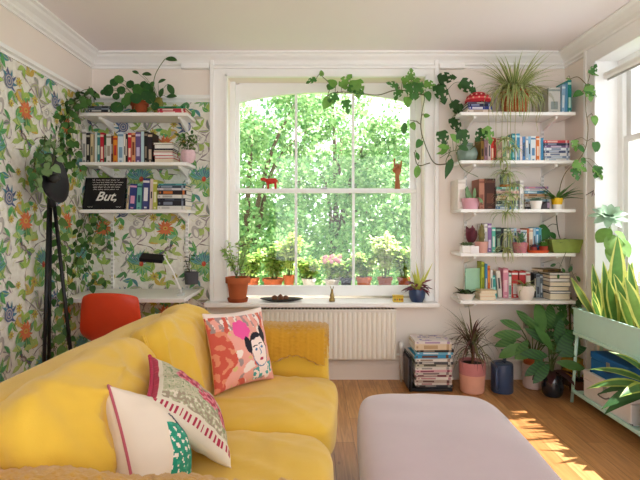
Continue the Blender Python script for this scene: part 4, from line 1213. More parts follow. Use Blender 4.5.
# red animal and wooden hand on the meeting rail
t = thing('animal_figurine', 'small red painted toy animal standing on the window meeting rail', 'figurine', (W(270, 189, 4.135).x, 4.137, 1.5925))
rd = mat('red_painted_wood', '#c0301f', .5, spec=.3, var=.05)
bm = NB(); superbox(bm, (.098, .034, .042), 3.2, 8, puff=(0, 0, .004), c=(.012, 0, .068), wr=lambda w, q: V((w.x, w.y, w.z + .004 * q.x)))
tube(bm, [(-.03, 0, .075), (-.045, 0, .083), (-.052, 0, .086)], [.016, .013, .012], 10); obj('body', bm, rd, t)
bm = NB(); superbox(bm, (.042, .024, .026), 2.6, 6, c=(-.062, 0, .085)); obj('head', bm, rd, t)
for s in (-1, 1):
    bm = NB(); tube(bm, [(-.052, s * .008, .095), (-.05, s * .018, .106)], [.005, .002], 6); obj('horn', bm, rd, t)
for x in (-.018, .046):
    for s in (-1, 1):
        bm = NB(); tube(bm, [(x, s * .010, .058), (x + .002, s * .010, 0)], [.0105, .008], 8); obj('leg', bm, rd, t)
bm = NB(); tube(bm, [(.058, 0, .08), (.068, 0, .06), (.068, 0, .04)], [.004, .003, .003], 6); obj('tail', bm, rd, t)

t = thing('hand_figurine', 'wooden hand figurine with raised fingers on the window meeting rail', 'figurine', (W(397.5, 189, 4.135).x, 4.137, 1.5925))
wd = mat('figure_wood', '#b0714a', .6, spec=.25, var=.1)
bm = NB()
tube(bm, [(0, 0, 0), (0, 0, .05), (-.002, 0, .11), (.0, 0, .135)], [.023, .021, .017, .019], 14)
superbox(bm, (.062, .026, .075), 3.5, 8, c=(.002, 0, .162), wr=lambda w, q: V((w.x * (1 + .12 * q.z), w.y, w.z)))
tube(bm, cr([(-.024, 0, .19), (-.027, -.002, .225), (-.026, -.003, .262)], 5), [.0085] * 6 + [.008] * 4 + [.006], 9)     # index
tube(bm, cr([(.028, 0, .188), (.031, -.002, .215), (.032, -.003, .243)], 5), [.0075] * 6 + [.007] * 4 + [.005], 9)      # little finger
tube(bm, cr([(-.008, -.002, .19), (-.008, -.016, .212), (-.008, -.026, .198), (-.008, -.022, .176)], 5), .0085, 9)      # middle, folded
tube(bm, cr([(.010, -.002, .19), (.010, -.016, .209), (.010, -.026, .195), (.010, -.022, .174)], 5), .008, 9)           # ring, folded
tube(bm, cr([(-.028, -.002, .145), (-.038, -.014, .165), (-.024, -.032, .18), (-.004, -.038, .186)], 5), .0085, 9)      # thumb across
obj('hand', bm, wd, t)
bm = NB(); lathe(bm, [(0, 0), (.026, 0), (.026, .006), (0, .006)], seg=20); obj('stand', bm, wd, t)

# ---- vine across the window head
vine('trailing_vine', 'holey-leaved vine trained over the window head and down its frame', [
    [(452, 163, 3.83), (436, 164, 3.92), (428, 152, 3.93), (421, 130, 3.93), (422, 112, 3.93), (424, 95, 3.93), (412, 84, 3.93)], [(424, 95, 3.93), (398, 90, 3.93), (378, 95, 3.93), (358, 93, 3.93), (343, 92, 3.93)],
    [(343, 92, 3.93), (330, 94, 3.93), (324, 104, 3.93), (330, 86, 3.93), (322, 76, 3.93)], [(430, 163, 3.93), (418, 165, 3.92), (414, 152, 3.93)]],
    [(316, 79, 3.9, .10, 200, 'monstera'), (322, 76, 3.9, .06, 100), (327, 88, 3.9, .09, 20), (342, 88, 3.88, .15, 60, 'monstera'), (348, 88, 3.88, .16, -10, 'monstera'), (356, 80, 3.88, .17, -80, 'monstera'), (338, 96, 3.88, .12, 210, 'monstera'), (330, 98, 3.88, .13, -120),
     (345, 100, 3.88, .13, -75, 'monstera'), (336, 86, 3.88, .10, 140), (398, 88, 3.9, .12, 150, 'monstera'), (402, 82, 3.9, .12, 20, 'monstera'), (406, 84, 3.9, .16, -60, 'monstera'), (414, 80, 3.9, .14, -50, 'monstera'), (418, 83, 3.9, .16, -100, 'monstera'), (410, 80, 3.9, .11, 80, 'monstera'),
     (400, 90, 3.9, .11, -120, 'monstera'), (424, 84, 3.9, .12, -10, 'monstera'), (426, 92, 3.9, .10, -60), (407, 97, 3.9, .11, -85), (405, 122, 3.9, .13, -100, 'oval'), (411, 123, 3.9, .08, -60), (421, 140, 3.9, .09, -120), (418, 165, 3.9, .14, -100, 'oval'), (416, 152, 3.9, .09, -70, 'oval'), (424, 116, 3.9, .06, 10)],
    sm=C('#5a5536', .7), lm=G_mid, lm2=G_lite, r=.0045)
# vines around the grey-green vase, second shelf
vine('trailing_vine', 'holey-leaved vine climbing the cream wall beside the red basket', [
    [(466, 148, 3.84), (458, 130, 3.86), (454, 110, 3.9), (448, 92, 3.93), (443, 82, 3.95)], [(454, 112, 3.9), (458, 100, 3.9)]],
    [(438, 80, 3.9, .17, 15, 'monstera'), (437, 85, 3.9, .19, -65, 'monstera'), (452, 102, 3.86, .17, -50, 'monstera'), (460, 82, 3.86, .17, -35, 'monstera'), (452, 118, 3.86, .16, -65, 'monstera'), (456, 112, 3.86, .1, 60)],
    lm=G_dark, lm2=G_vine, r=.004)
vine('trailing_vine', 'pale-stemmed leafy vine spilling over the second cream-wall shelf by the vase', [
    [(468, 148, 3.84), (458, 150, 3.70), (450, 152, 3.68), (440, 158, 3.68)], [(450, 152, 3.68), (446, 162, 3.66), (452, 168, 3.66)], [(470, 150, 3.75), (480, 141, 3.72), (488, 136, 3.72)], [(456, 152, 3.68), (462, 168, 3.67), (478, 177, 3.69)]],
    [(441, 131, 3.66, .14, -80, 'monstera'), (450, 134, 3.66, .13, -40, 'oval'), (462, 130, 3.68, .14, -75, 'monstera'), (484, 128, 3.68, .16, -55, 'monstera'), (484, 130, 3.68, .13, -130, 'monstera'), (450, 148, 3.64, .13, 170, 'oval'), (452, 158, 3.64, .20, -110, 'lance'), (448, 145, 3.64, .12, -130, 'oval'), (456, 140, 3.66, .12, 60, 'oval'), (446, 152, 3.64, .10, 190, 'lance'), (458, 146, 3.66, .11, -20, 'oval')],
    lm=G_vine, lm2=G_lite, r=.0035)
t = thing('glass_vase', 'round grey-green glass vase on the second cream-wall shelf', 'vase', (W(467.5, 159, 3.85).x, 3.86, ZR[1] + .0005))
bm = NB(); lathe(bm, [(0, 0), (.055, 0), (.078, .03), (.085, .07), (.072, .11), (.045, .135), (.048, .15), (.043, .15), (.04, .135), (.066, .108), (.078, .07), (.07, .032), (.05, .008), (0, .008)], seg=28)
sharp(obj('body', bm, mat('grey_green_glass', '#7d9084', .15, spec=.5, var=.15, vscale=9, coat=.3), t))
# vine on the side wall
vine('trailing_vine', 'long thin vine climbing the corner beside the side window', [
    [(560, 205, 3.80), (560, 188, 3.70), (566, 172, 3.62), (580, 158, 3.60), (586, 146, 3.59), (588, 128, 3.585), (586, 110, 3.58), (586, 92, 3.58), (590, 74, 3.575)], [(586, 84, 3.58), (578, 77, 3.62), (570, 79, 3.68)]],
    [(590, 74, 3.55, .09, 60, 'monstera'), (592, 73, 3.55, .07, -10), (584, 88, 3.55, .15, -20, 'monstera'), (588, 86, 3.54, .13, -75, 'monstera'), (582, 92, 3.55, .09, 200), (593, 116, 3.54, .09, -70), (595, 142, 3.54, .10, -80), (574, 140, 3.6, .10, -80, 'monstera'), (578, 146, 3.58, .08, -40), (573, 163, 3.58, .13, -30, 'monstera'), (574, 168, 3.58, .11, -75, 'monstera'),
     (593, 168, 3.54, .13, -40, 'monstera'), (598, 166, 3.54, .11, -110, 'monstera'), (566, 79, 3.66, .05, 0, 'lance'), (582, 158, 3.58, .06, -60)],
    sm=C('#7a6a48', .7), lm=G_mid, lm2=G_lite, r=.0035)
# dragonfly ornament
t = thing('hanging_dragonfly', 'small dark dragonfly ornament on the wall by the side window', 'ornament', W(592, 191, 3.56))
dk = C('#3a2f33', .5); bm = NB(); tube(bm, [(-.045, .0, -.03), (.0, 0, -.005), (.045, 0, .02)], [.002, .004, .006], 6); obj('body', bm, dk, t)
for s in (-1, 1):
    for o_ in (0, .018):
        bm = NB(); leaf(bm, (.01 + o_, 0, .0 + o_ * .5), (.4 * s, -.3, .9 * s), (0, -1, 0), .05, .012, .1, 0, None, 4, 'oval'); w = obj('wing', bm, C('#6b5a58', .4), t, 'leaf')
bm = NB(); tube(bm, [(.03, .0, .01), (.045, .03, .012)], .0012, 5); obj('wire', bm, dk, t)

# ---- spider plant on the top shelf
def spider_tuft(bm, at, n, L, w, up=.6, seed=0, droop=2.2):
    R = random.Random(seed)
    for k in range(n):
        a = 2 * PI * k / n + R.uniform(-.3, .3); el = R.uniform(.15, 1.4) * up
        leaf(bm, at, (math.cos(a), math.sin(a), el * 1.3), (0, 0, 1), L * R.uniform(.6, 1.15), w * R.uniform(.8, 1.2), droop * R.uniform(.55, 1.1), 0 if k % 3 else 2, 1 if k % 4 else 0, 9, 'grass', .25)
SPM = [leafmat('#93a85a'), leafmat('#dcd9a6', .35), leafmat('#7c9650')]
t = thing('spider_plant', 'large striped spider plant in a terracotta pot on the topmost shelf', 'potted plant', (W(515, 111, 3.86).x, 3.865, ZR[0] + .0005))
rows = [(0, 0), (.088, 0)]
for k in range(7): rows += [(.090 + .002 * k, .012 + .024 * k), (.096 + .002 * k, .020 + .024 * k)]
pot(t, .088, .108, .19, TERRA, prof=rows + [(.112, .165), (.112, .19), (.103, .19), (.103, .16), (0, .16)], seg=28)
b2 = NB()
R5 = random.Random(21)
for k in range(190):
    a = R5.uniform(0, 2 * PI); e = R5.uniform(.2, 2.6)
    if k % 3 == 0: a = R5.uniform(PI * .9, PI * 1.7)
    L = R5.uniform(.26, .46)
    dx, dy = math.cos(a), math.sin(a)
    if dy > 0: dy *= .35
    leaf(b2, (dx * .03, dy * .03, .17), (dx, dy - .15, e), (0, 0, 1), L, R5.uniform(.011, .017), R5.uniform(1.7, 2.9) if e < 1.7 else R5.uniform(.4, 1.4), 0 if k % 3 else 2, 1, 10, 'grass', .25)
for v in b2.verts:
    w = v.co + t.location
    if w.y > 3.982: w.y = 3.982
    if w.z < ZR[0] + .006 and w.y > 3.705:
        if w.y > 3.76: w.z = ZR[0] + .006
        else: w.y = 3.704
    v.co = w - t.location
obj('foliage', b2, SPM, t, 'leaf')
bm = NB(); org = t.location
for i, (u1, vend, plants) in enumerate(((508, 262, (150, 176, 196, 214, 236, 250)), (503, 176, (140, 160, 172)), (497, 160, ()), (511, 214, (186, 205)), (516, 150, ()), (537, 132, ()), (490, 138, ()))):
    yf = 3.675 + .004 * i
    c = [q - org for q in cr([W(512, 97, 3.83), W((u1 + 512) / 2, 90, 3.72), W(u1, 108, yf), W(u1 - 1, (108 + vend) / 2, yf), W(u1 + 1, vend, yf)], 10)]
    tube(bm, c, .0018, 5)
    for j, v in enumerate(plants):
        at = W(u1 + (-1) ** j * 2, v, yf) - org
        b3 = NB(); spider_tuft(b3, at, 22, .19 if i == 0 else .14, .0105, .9, i * 10 + j, 2.6); obj('plantlet', b3, SPM, t, 'leaf')
obj('runner', bm, C('#b9b27a', .6), t)

# red basket, on the lying books
t = thing('basket', 'red patterned round basket upturned on the books of the topmost shelf', 'basket', (W(479.5, 97, 3.82).x, 3.86, ZR[0] + .0935))
bm = NB()
prof = [(.098, 0), (.104, .006)]
for k in range(9):
    a = PI / 2 * k / 8; prof.append((.101 * math.cos(a) ** .75 if k < 8 else 0, .008 + .085 * math.sin(a)))
mis = [0, 0] + [(0, 1, 0, 2, 0, 1, 0, 0)[k] for k in range(8)]
lathe(bm, prof, seg=30, mis=mis)
obj('shell', bm, [C('#b3242e'), C('#d9565a'), C('#8a1824')], t)
bm = NB()
for ring, (rr, z) in enumerate(((.097, .035), (.082, .062))):
    for k in range(14):
        a = 2 * PI * (k + ring * .5) / 14; p = V((rr * math.cos(a), rr * math.sin(a), z)); superbox(bm, (.014, .014, .014), 2, 3, c=p * 1.0)
obj('woven_dot', bm, C('#e3b7a4'), t)
print('plants1 ok')
# ---- pots on the cream-wall shelves
def small_pot(label, u, Y, zs, r0, r1, h, m, name='potted_plant', cat='potted plant', loc=None, **k):
    t = thing(name, label, cat, loc or (X(u, Y), Y, zs + .0005))
    pot(t, r0, r1, h, m, seg=20, **k)
    return t
def foliage(t, fn, mats, name='foliage'):
    bm = NB(); fn(bm); return obj(name, bm, mats, t, 'leaf')
def rosette(bm, at, n, L, w, mi=0, tilt=(.3, 1.2), prof='oval', bend=-.3, seg=5, layers=2):
    for l in range(layers):
        for k in range(n):
            a = 2 * PI * (k + .5 * l) / n; e = tilt[0] + (tilt[1] - tilt[0]) * l / max(1, layers - 1)
            leaf(bm, at, (math.cos(a), math.sin(a), e), (0, 0, 1), L * (1 - .25 * l), w, bend, mi, None, seg, prof, .25)

pinkp = mat('pink_ceramic', '#cf98a6', .4, spec=.4, var=.05)
# middle shelf
t = small_pot('trailing succulent in a wide pink pot on the middle cream-wall shelf', 470.5, 3.775, ZR[2], .055, .068, .085, pinkp, sx=1.05, sy=.8)
def f(bm):
    for k in range(5): leaf(bm, (rnd(-.03, .03), rnd(-.02, .02), .07), (rnd(-.4, .3), rnd(-.3, .2), 1), (0, -1, .2), rnd(.10, .17), .028, rnd(.2, 1.6), 0, None, 8, 'oval', .5)
    for k in range(6): leaf(bm, (.03, -.02, .08), (rnd(.1, .7), -.5, .5), (0, 0, 1), .09, .024, 2.2, 0, None, 7, 'oval', .4)
foliage(t, f, [leafmat('#86a878')])
t = small_pot('white ceramic pot with a grey-green succulent on the middle cream-wall shelf', 536, 3.76, ZR[2], .034, .047, .064, mat('white_ceramic', '#eeeae4', .3, spec=.5, var=.02))
foliage(t, lambda bm: (rosette(bm, (0, 0, .055), 9, .055, .02), rosette(bm, (.02, -.01, .06), 7, .045, .018), rosette(bm, (-.022, 0, .06), 7, .045, .018)), [leafmat('#7fa08a')])
t = thing('potted_plant', 'spiky aloe in a yellow and white pot on the middle cream-wall shelf', 'potted plant', (X(557, 3.77), 3.77, ZR[2] + .0005))
pot(t, .034, .044, .088, [C('#eeeae4', .35), C('#e3b41c', .4)], prof=[(0, 0), (.033, 0), (.037, .034), (.037, .036), (.044, .088), (.039, .088), (.039, .076), (0, .076)], mis=[0, 0, 0, 1, 1, 1, 1], seg=22)
def f(bm):
    for k in range(26):
        a = rnd(0, 6.28); leaf(bm, (0, 0, .07), (math.cos(a), math.sin(a) * .7 - .2, rnd(.2, 1.3)), (0, 0, 1), rnd(.13, .23), rnd(.02, .03), rnd(.1, .8), k % 2, None, 6, 'lance', .4)
foliage(t, f, [leafmat('#3f6f35'), leafmat('#5c8a44')])
t = thing('wooden_box', 'small dark sloping box between the white pot and the yellow pot', 'box', (X(545.5, 3.74), 3.735, ZR[2] + .0005))
bm = NB(); plate(bm, [(-.03, 0), (.03, 0), (.03, .06), (.012, .06), (-.03, .022)], 0, .06); obj('case', bm, C('#3a343c', .5), t, False)
bm = NB(); box(bm, .012, .0305, -.001, 0, .01, .05); obj('label_patch', bm, C('#a58aa0'), t, False)
t = thing('glass_jar', 'small clear glass jar with an orange base on the middle shelf books', 'jar', (X(505.5, 3.84), 3.85, ZR[2] + .1775))
bm = NB(); lathe(bm, [(.038, .012), (.041, .06), (.041, .105), (.038, .105), (.038, .06), (.034, .014)], seg=24); obj('glass', bm, glass_mat('jar_glass', '#dfe9e4', .2), t)
bm = NB(); lathe(bm, [(0, 0), (.04, 0), (.041, .02), (0, .02)], seg=24); obj('base', bm, C('#d9823c', .5), t)

# fourth shelf
t = thing('potted_plant', 'small white square pot with little leaves at the window end of the fourth shelf', 'potted plant', (X(467, 3.755), 3.755, ZR[3] + .0005))
bm = NB(); box(bm, -.048, .048, -.035, .035, 0, .058, bev=.006); obj('pot', bm, C('#e9e4df', .4), t, False)
foliage(t, lambda bm: [rosette(bm, (x, -.005, .056), 7, .045, .016, layers=2) for x in (-.025, .0, .025)], [leafmat('#6d7f5a')])
t = small_pot('dark red leaved plant in a blush pot on the fourth cream-wall shelf', 470.5, 3.86, ZR[3], .04, .05, .075, C('#e3d6d0', .45))
def f(bm):
    for k in range(12): leaf(bm, (0, 0, .06), (rnd(-.35, .35), rnd(-.3, .1), 1), (rnd(-.4, .4), -1, .1), rnd(.09, .17), .05, rnd(.1, .6), 0, None, 6, 'oval', .2)
foliage(t, f, [leafmat('#7a3a44')])
t = small_pot('fluffy brown-green cactus in a salmon pink pot on the fourth cream-wall shelf', 481.5, 3.765, ZR[3], .042, .052, .088, C('#d6a094', .5))
bm = NB(); prof = [(0, .06)]
for k in range(11): prof += [(.020 * math.sin(PI * (k + 2) / 13) + .003 * (k % 2) + .004, .075 + .014 * k)]
lathe(bm, prof + [(0, .235)], seg=12); obj('cactus', bm, leafmat('#7a7040', .05), t, False)
tag(obj('gift_tag', (lambda b: (box(b, -.032, .032, 0, .003, 0, .055, bev=.001), b)[1])(NB()), C('#eae4e6'), None, False, (X(475, 3.71), 3.712, ZR[3] + .0005)), 'small white card standing between the pots on the fourth shelf', 'card')
t = small_pot('green cactus in a rosy pink cup on the fourth cream-wall shelf', 520, 3.765, ZR[3], .046, .058, .082, C('#b9737c', .4))
def f(bm):
    rosette(bm, (0, 0, .07), 9, .07, .024, 0, (.6, 1.8)); rosette(bm, (.01, 0, .09), 7, .09, .02, 0, (1.2, 2.6))
foliage(t, f, [leafmat('#5a8a68')])
t = thing('tray', 'orange terracotta saucer holding two small red pots on the fourth shelf', 'tray', (X(539, 3.755), 3.77, ZR[3] + .0005))
bm = NB(); lathe(bm, [(0, 0), (.075, 0), (.088, .02), (.083, .02), (.072, .007), (0, .007)], seg=28, sy=.6); sharp(obj('saucer', bm, C('#c8562a', .6), t))
t = small_pot('little purple-grey plant in a dark red pot on the orange saucer', 533.5, 3.765, ZR[3] + .007, .022, .028, .038, C('#8f3a34', .5))
foliage(t, lambda bm: rosette(bm, (0, 0, .032), 9, .045, .016, 0, (.4, 1.8), layers=3), [leafmat('#6b4a58')])
t = small_pot('bright green succulent in a red pot on the orange saucer', 543.5, 3.765, ZR[3] + .007, .028, .035, .045, C('#a93f2c', .5))
foliage(t, lambda bm: rosette(bm, (0, 0, .04), 9, .065, .024, 0, (.3, 1.6), layers=3), [leafmat('#6fa04a')])
t = thing('metal_planter', 'green metal planter box with a bare twig at the corner end of the fourth shelf', 'planter', (X(565, 3.77), 3.79, ZR[3] + .0005))
gm = mat('green_enamel', '#8a9a48', .45, spec=.4, var=.18, vscale=14)
bm = NB()
lo = [(-.10, -.045), (.10, -.045), (.10, .045), (-.10, .045)]; hi = [(-.125, -.06), (.125, -.06), (.125, .06), (-.125, .06)]; inn = [(x * .96, y * .92) for x, y in hi]
A = [bm.verts.new((x, y, 0)) for x, y in lo]; B = [bm.verts.new((x, y, .105)) for x, y in hi]; D = [bm.verts.new((x, y, .105)) for x, y in inn]; E = [bm.verts.new((x * .95, y * .95, .085)) for x, y in inn]
bm.faces.new(A[::-1])
for p, q in ((A, B), (B, D), (D, E)):
    for i in range(4): bm.faces.new((p[i], p[(i + 1) % 4], q[(i + 1) % 4], q[i]))
bm.faces.new(E); obj('box', bm, gm, t, False)
bm = NB(); box(bm, -.112, .112, -.05, .05, .085, .093); obj('soil', bm, SOIL, t, False)
bm = NB(); tube(bm, cr([(-.02, 0, .09), (-.04, 0, .15), (-.06, -.01, .25), (-.062, -.01, .31)], 6), .004, 6); tube(bm, cr([(-.055, 0, .22), (-.09, 0, .225), (-.13, -.01, .205)], 5), .0028, 6); obj('twig', bm, C('#4a4a30', .7), t)
def f(bm):
    for k in range(26): leaf(bm, (rnd(-.10, .0), rnd(-.03, .03), .09), (rnd(-.8, .6), -.5, rnd(.1, .9)), (0, 0, 1), rnd(.03, .07), .022, .9, k % 2, None, 4, 'oval')
foliage(t, f, [leafmat('#3f4a34'), leafmat('#6b7a42')])
t = thing('potted_plant', 'plant with one large round glossy leaf beside the green metal planter', 'potted plant', (X(549.5, 3.88), 3.885, ZR[3] + .0005))
pot(t, .03, .036, .06, C('#5a4a44', .5), seg=16)
b2 = NB(); leaf(b2, (-.02, -.01, .20), (-.45, -.35, -.75), (-.2, -1, .4), .13, .085, .4, 0, None, 7, 'oval', .15); leaf(b2, (0, -.01, .16), (.4, -.3, -.5), (0, -1, .5), .07, .05, .4, 0, None, 6, 'oval', .15)
leaf(b2, (-.02, -.01, .2), (-.9, -.3, .25), (0, -1, .5), .07, .04, .8, 0, None, 6, 'oval', .15); obj('foliage', b2, [leafmat('#3f7a3a')], t, 'leaf')
bm = NB(); tube(bm, cr([(0, 0, .05), (.004, 0, .14), (-.02, -.01, .2)], 5), .003, 6); tube(bm, [(.003, 0, .12), (0, -.01, .16)], .002, 5); obj('stem', bm, STEM, t)

# lowest shelf
t = thing('potted_plant', 'low white bowl with dark spreading succulents at the window end of the lowest shelf', 'potted plant', (X(466.5, 3.765), 3.785, ZR[4] + .0005))
pot(t, .05, .075, .052, C('#e3ddd6', .4), prof=[(0, 0), (.05, 0), (.075, .052), (.069, .052), (.058, .03), (0, .03)], soil=False)
bm = NB(); lathe(bm, [(0, .03), (.057, .03), (.062, .042), (0, .046)], seg=18); obj('soil', bm, SOIL, t)
def f(bm):
    for k in range(40):
        a = rnd(0, 6.28); leaf(bm, (rnd(-.04, .05), rnd(-.03, .03), .042), (math.cos(a), math.sin(a) - .2, rnd(.2, 1.2)), (0, 0, 1), rnd(.05, .10), .022, rnd(.2, 1), k % 2, None, 5, 'oval', .3)
foliage(t, f, [leafmat('#3f4a2f'), leafmat('#5f7a3f')])
t = thing('potted_plant', 'white pot with a pale air-like spider plantlet on the lowest cream-wall shelf', 'potted plant', (X(526, 3.77), 3.775, ZR[4] + .0005))
pot(t, .047, .066, .112, mat('speckled_white', '#e6dad0', .45, var=.04, vscale=60), prof=[(0, 0), (.042, 0), (.058, .03), (.066, .075), (.066, .112), (.06, .112), (.06, .095), (0, .095)])
foliage(t, lambda bm: [spider_tuft(bm, (-.01, 0, .1), 22, .2, .012, 1.0, 5, 1.7), leaf(bm, (0, 0, .1), (-.8, -.3, .9), (0, 0, 1), .27, .014, 1.2, 1, None, 10, 'grass')], SPM)
vine('trailing_vine', 'thin leafy vine hanging in the corner beside the old books', [[(572, 252, 3.75), (570, 262, 3.70), (572, 272, 3.70), (578, 284, 3.70)], [(566, 252, 3.72), (561, 264, 3.70), (558, 272, 3.69)]],
     [(556, 264, 3.68, .06, 200, 'oval'), (562, 268, 3.68, .06, -60, 'oval'), (572, 266, 3.68, .07, -120, 'oval'), (576, 276, 3.68, .07, -50, 'oval'), (558, 274, 3.68, .05, -90, 'oval')], lm=G_vine, lm2=G_mid, r=.002)

# pot on the second wallpapered shelf
t = small_pot('bushy little plant in a round pink-white pot at the end of the wallpapered shelf', 188.2, 3.79, ZL[1], .03, .05, .10, mat('blush_pot', '#d9b8bf', .45, var=.12, vscale=50),
              prof=[(0, 0), (.035, 0), (.056, .035), (.058, .07), (.05, .10), (.044, .10), (.044, .085), (0, .085)])
def f(bm):
    for k in range(90):
        a = rnd(0, 6.28); q = V((rnd(-.08, .06), rnd(-.06, .05), rnd(.10, .22))); leaf(bm, q, (rnd(-1, 1), rnd(-1, .3), rnd(-.2, 1)), (0, -.4, 1), rnd(.03, .05), .022, .5, k % 2, None, 4, 'oval')
foliage(t, f, [leafmat('#3f6a30'), leafmat('#6d9048')])
bm = NB()
for k in range(7): tube(bm, [(rnd(-.02, .02), rnd(-.02, .02), .08), (rnd(-.06, .05), rnd(-.04, .03), .18)], .002, 5)
obj('stem', bm, STEM, t)

# pilea on the top wallpapered shelf
t = small_pot('round-leaved pilea in a terracotta pot on the topmost wallpapered shelf', 139.5, 3.85, ZL[0], .052, .066, .115, TERRA2, rim=.006, rimh=.03)
bm = NB(); b2 = NB(); org = t.location
for (u, v, s) in ((108, 90, .10), (114, 82, .07), (119, 79, .075), (103, 92, .05), (130, 84, .07), (121, 90, .07), (129, 97, .085), (141, 92, .13), (136, 98, .09), (147, 86, .06), (117, 107, .10), (126, 101, .08), (133, 113, .07), (152, 84, .05), (150, 99, .08), (143, 84, .06), (116, 96, .06), (137, 88, .08), (146, 95, .08), (155, 106, .07)):
    q = W(u, v, 3.72 + rnd(0, .06)) - org; st = V((rnd(-.02, .02), rnd(-.02, .02), .10))
    tube(bm, cr([st, st.lerp(q, .55) + V((0, 0, .05)), q], 5), .002, 5)
    d = V((rnd(-.4, .4), -.25, -.85)).normalized()
    leaf(b2, q - d * s * .5, d, (rnd(-.4, .4), -1, .5), s, s * .95, .3, 0 if rnd(0, 1) < .7 else 1, None, 7, 'round', .08)
obj('stem', bm, STEM, t); obj('foliage', b2, [leafmat('#2d5a2a'), leafmat('#4a7a38')], t, 'leaf')
t = thing('cutting_jar', 'tall cutting with long stem in a yellow-green glass jar on the wallpapered shelf', 'potted plant', (X(157.5, 3.9), 3.93, ZL[0] + .0005))
bm = NB(); lathe(bm, [(0, 0), (.035, 0), (.038, .02), (.038, .13), (.028, .15), (.028, .165), (.025, .165), (.025, .15), (.034, .128), (.034, .02), (0, .008)], seg=22); obj('jar', bm, mat('olive_glass', '#a8a04c', .2, spec=.5, transl=.4, var=.15), t)
bm = NB(); b2 = NB(); org = t.location
tube(bm, cr([V((0, 0, .03)), W(154, 88, 3.9) - org, W(155, 76, 3.9) - org, W(160, 66, 3.9) - org, W(165, 59, 3.9) - org], 8), .003, 6)
for (u, v, L, a, k) in ((165, 59, .10, 0, 'oval'), (139, 74, .06, 150, 'oval'), (142, 74, .08, 0, 'oval'), (168, 84, .10, -60, 'oval'), (152, 85, .08, -100, 'oval'), (150, 90, .09, -60, 'oval'), (163, 88, .08, -110, 'oval'), (158, 83, .07, 30, 'oval'), (166, 97, .09, 10, 'oval')):
    q = W(u, v, 3.84) - org; a = math.radians(a); tube(bm, cr([V((0, 0, .16)), V((0, 0, .16)).lerp(q, .6) + V((0, 0, .02)), q], 4), .0016, 5) if v > 72 else None
    leaf(b2, q, (math.cos(a), -.2, math.sin(a)), (0, -1, .6), L, L * .55, .4, 0, None, 6, k, .2)
obj('stem', bm, STEM, t); obj('foliage', b2, [leafmat('#3a6230')], t, 'leaf')

# pothos in the wallpapered corner
def pothos(label, paths, step, L, mats, seed, kind='heart', r=.003, spread=45, extra=()):
    lv = list(extra); step *= .72; L *= .68
    for i, p in enumerate(paths): lv += auto_leaves(p, step, L, kind, spread, .02, seed + i)
    return vine('trailing_vine', label, paths, lv, lm=mats[0], lm2=mats[1], r=r, sm=C('#4f5a30', .7))
pothos('dense pothos spilling from the topmost wallpapered shelf into the room corner',
       [[(92, 108, 3.80), (80, 100, 3.70), (70, 112, 3.60), (66, 130, 3.55), (68, 150, 3.55), (72, 172, 3.55)], [(90, 106, 3.80), (84, 96, 3.72), (76, 98, 3.68), (72, 120, 3.62), (74, 145, 3.6), (78, 168, 3.6)], [(88, 106, 3.8), (78, 104, 3.6), (62, 104, 3.5), (50, 118, 3.42), (45, 135, 3.38)], [(88, 105, 3.80), (92, 92, 3.72), (84, 90, 3.7), (76, 97, 3.66)],
        [(76, 104, 3.62), (62, 122, 3.5), (58, 146, 3.46), (64, 165, 3.46)]], 6.0, .10, (leafmat('#34592a'), leafmat('#4c7838')), 3)
pothos('pale-leaved pothos draped over the black lamp shade in the corner', [[(45, 135, 3.3), (44, 145, 3.05), (36, 158, 2.98), (34, 175, 2.98), (37, 190, 2.98)], [(45, 135, 3.3), (52, 146, 3.02), (54, 160, 2.95), (46, 172, 2.93)], [(40, 150, 3.0), (46, 158, 2.94), (42, 170, 2.93), (36, 182, 2.95)]], 4.6, .09, (leafmat('#4a7340'), leafmat('#7f9a68')), 12)
pothos('long pothos strand hanging beside the lamp leg down to the floor', [[(58, 190, 3.25), (55, 212, 3.25), (60, 240, 3.26), (56, 270, 3.28), (58, 300, 3.3), (52, 330, 3.3), (56, 355, 3.3)], [(60, 240, 3.26), (66, 262, 3.28), (68, 290, 3.3), (64, 320, 3.3), (68, 345, 3.3)]], 8, .11, (leafmat('#426c34'), leafmat('#6a8e4c')), 22)
pothos('pothos strands hanging under the lowest wallpapered shelf behind the desk', [[(88, 214, 3.75), (84, 230, 3.78), (92, 250, 3.8), (88, 268, 3.82), (98, 284, 3.84)], [(96, 214, 3.76), (104, 226, 3.8), (108, 240, 3.84), (102, 256, 3.84)], [(86, 214, 3.7), (78, 236, 3.7), (76, 258, 3.7), (80, 280, 3.7)], [(100, 214, 3.78), (94, 236, 3.8), (84, 252, 3.76), (70, 268, 3.6)], [(112, 284, 3.8), (104, 280, 3.8), (96, 282, 3.78), (90, 284, 3.74)]], 7.5, .095, (leafmat('#3a6230'), leafmat('#5f8444')), 33)
vine('trailing_vine', 'dark leaf sprays poking out beside the lying books near the room corner', [[(92, 104, 3.82), (86, 97, 3.75), (80, 99, 3.72)], [(94, 102, 3.82), (94, 95, 3.76), (90, 91, 3.74)]], [(80, 98, 3.7, .08, 190, 'lance'), (90, 90, 3.72, .10, -30, 'lance'), (85, 94, 3.7, .08, 160, 'lance'), (92, 92, 3.7, .09, -60, 'lance')], lm=leafmat('#1f3a1c'))

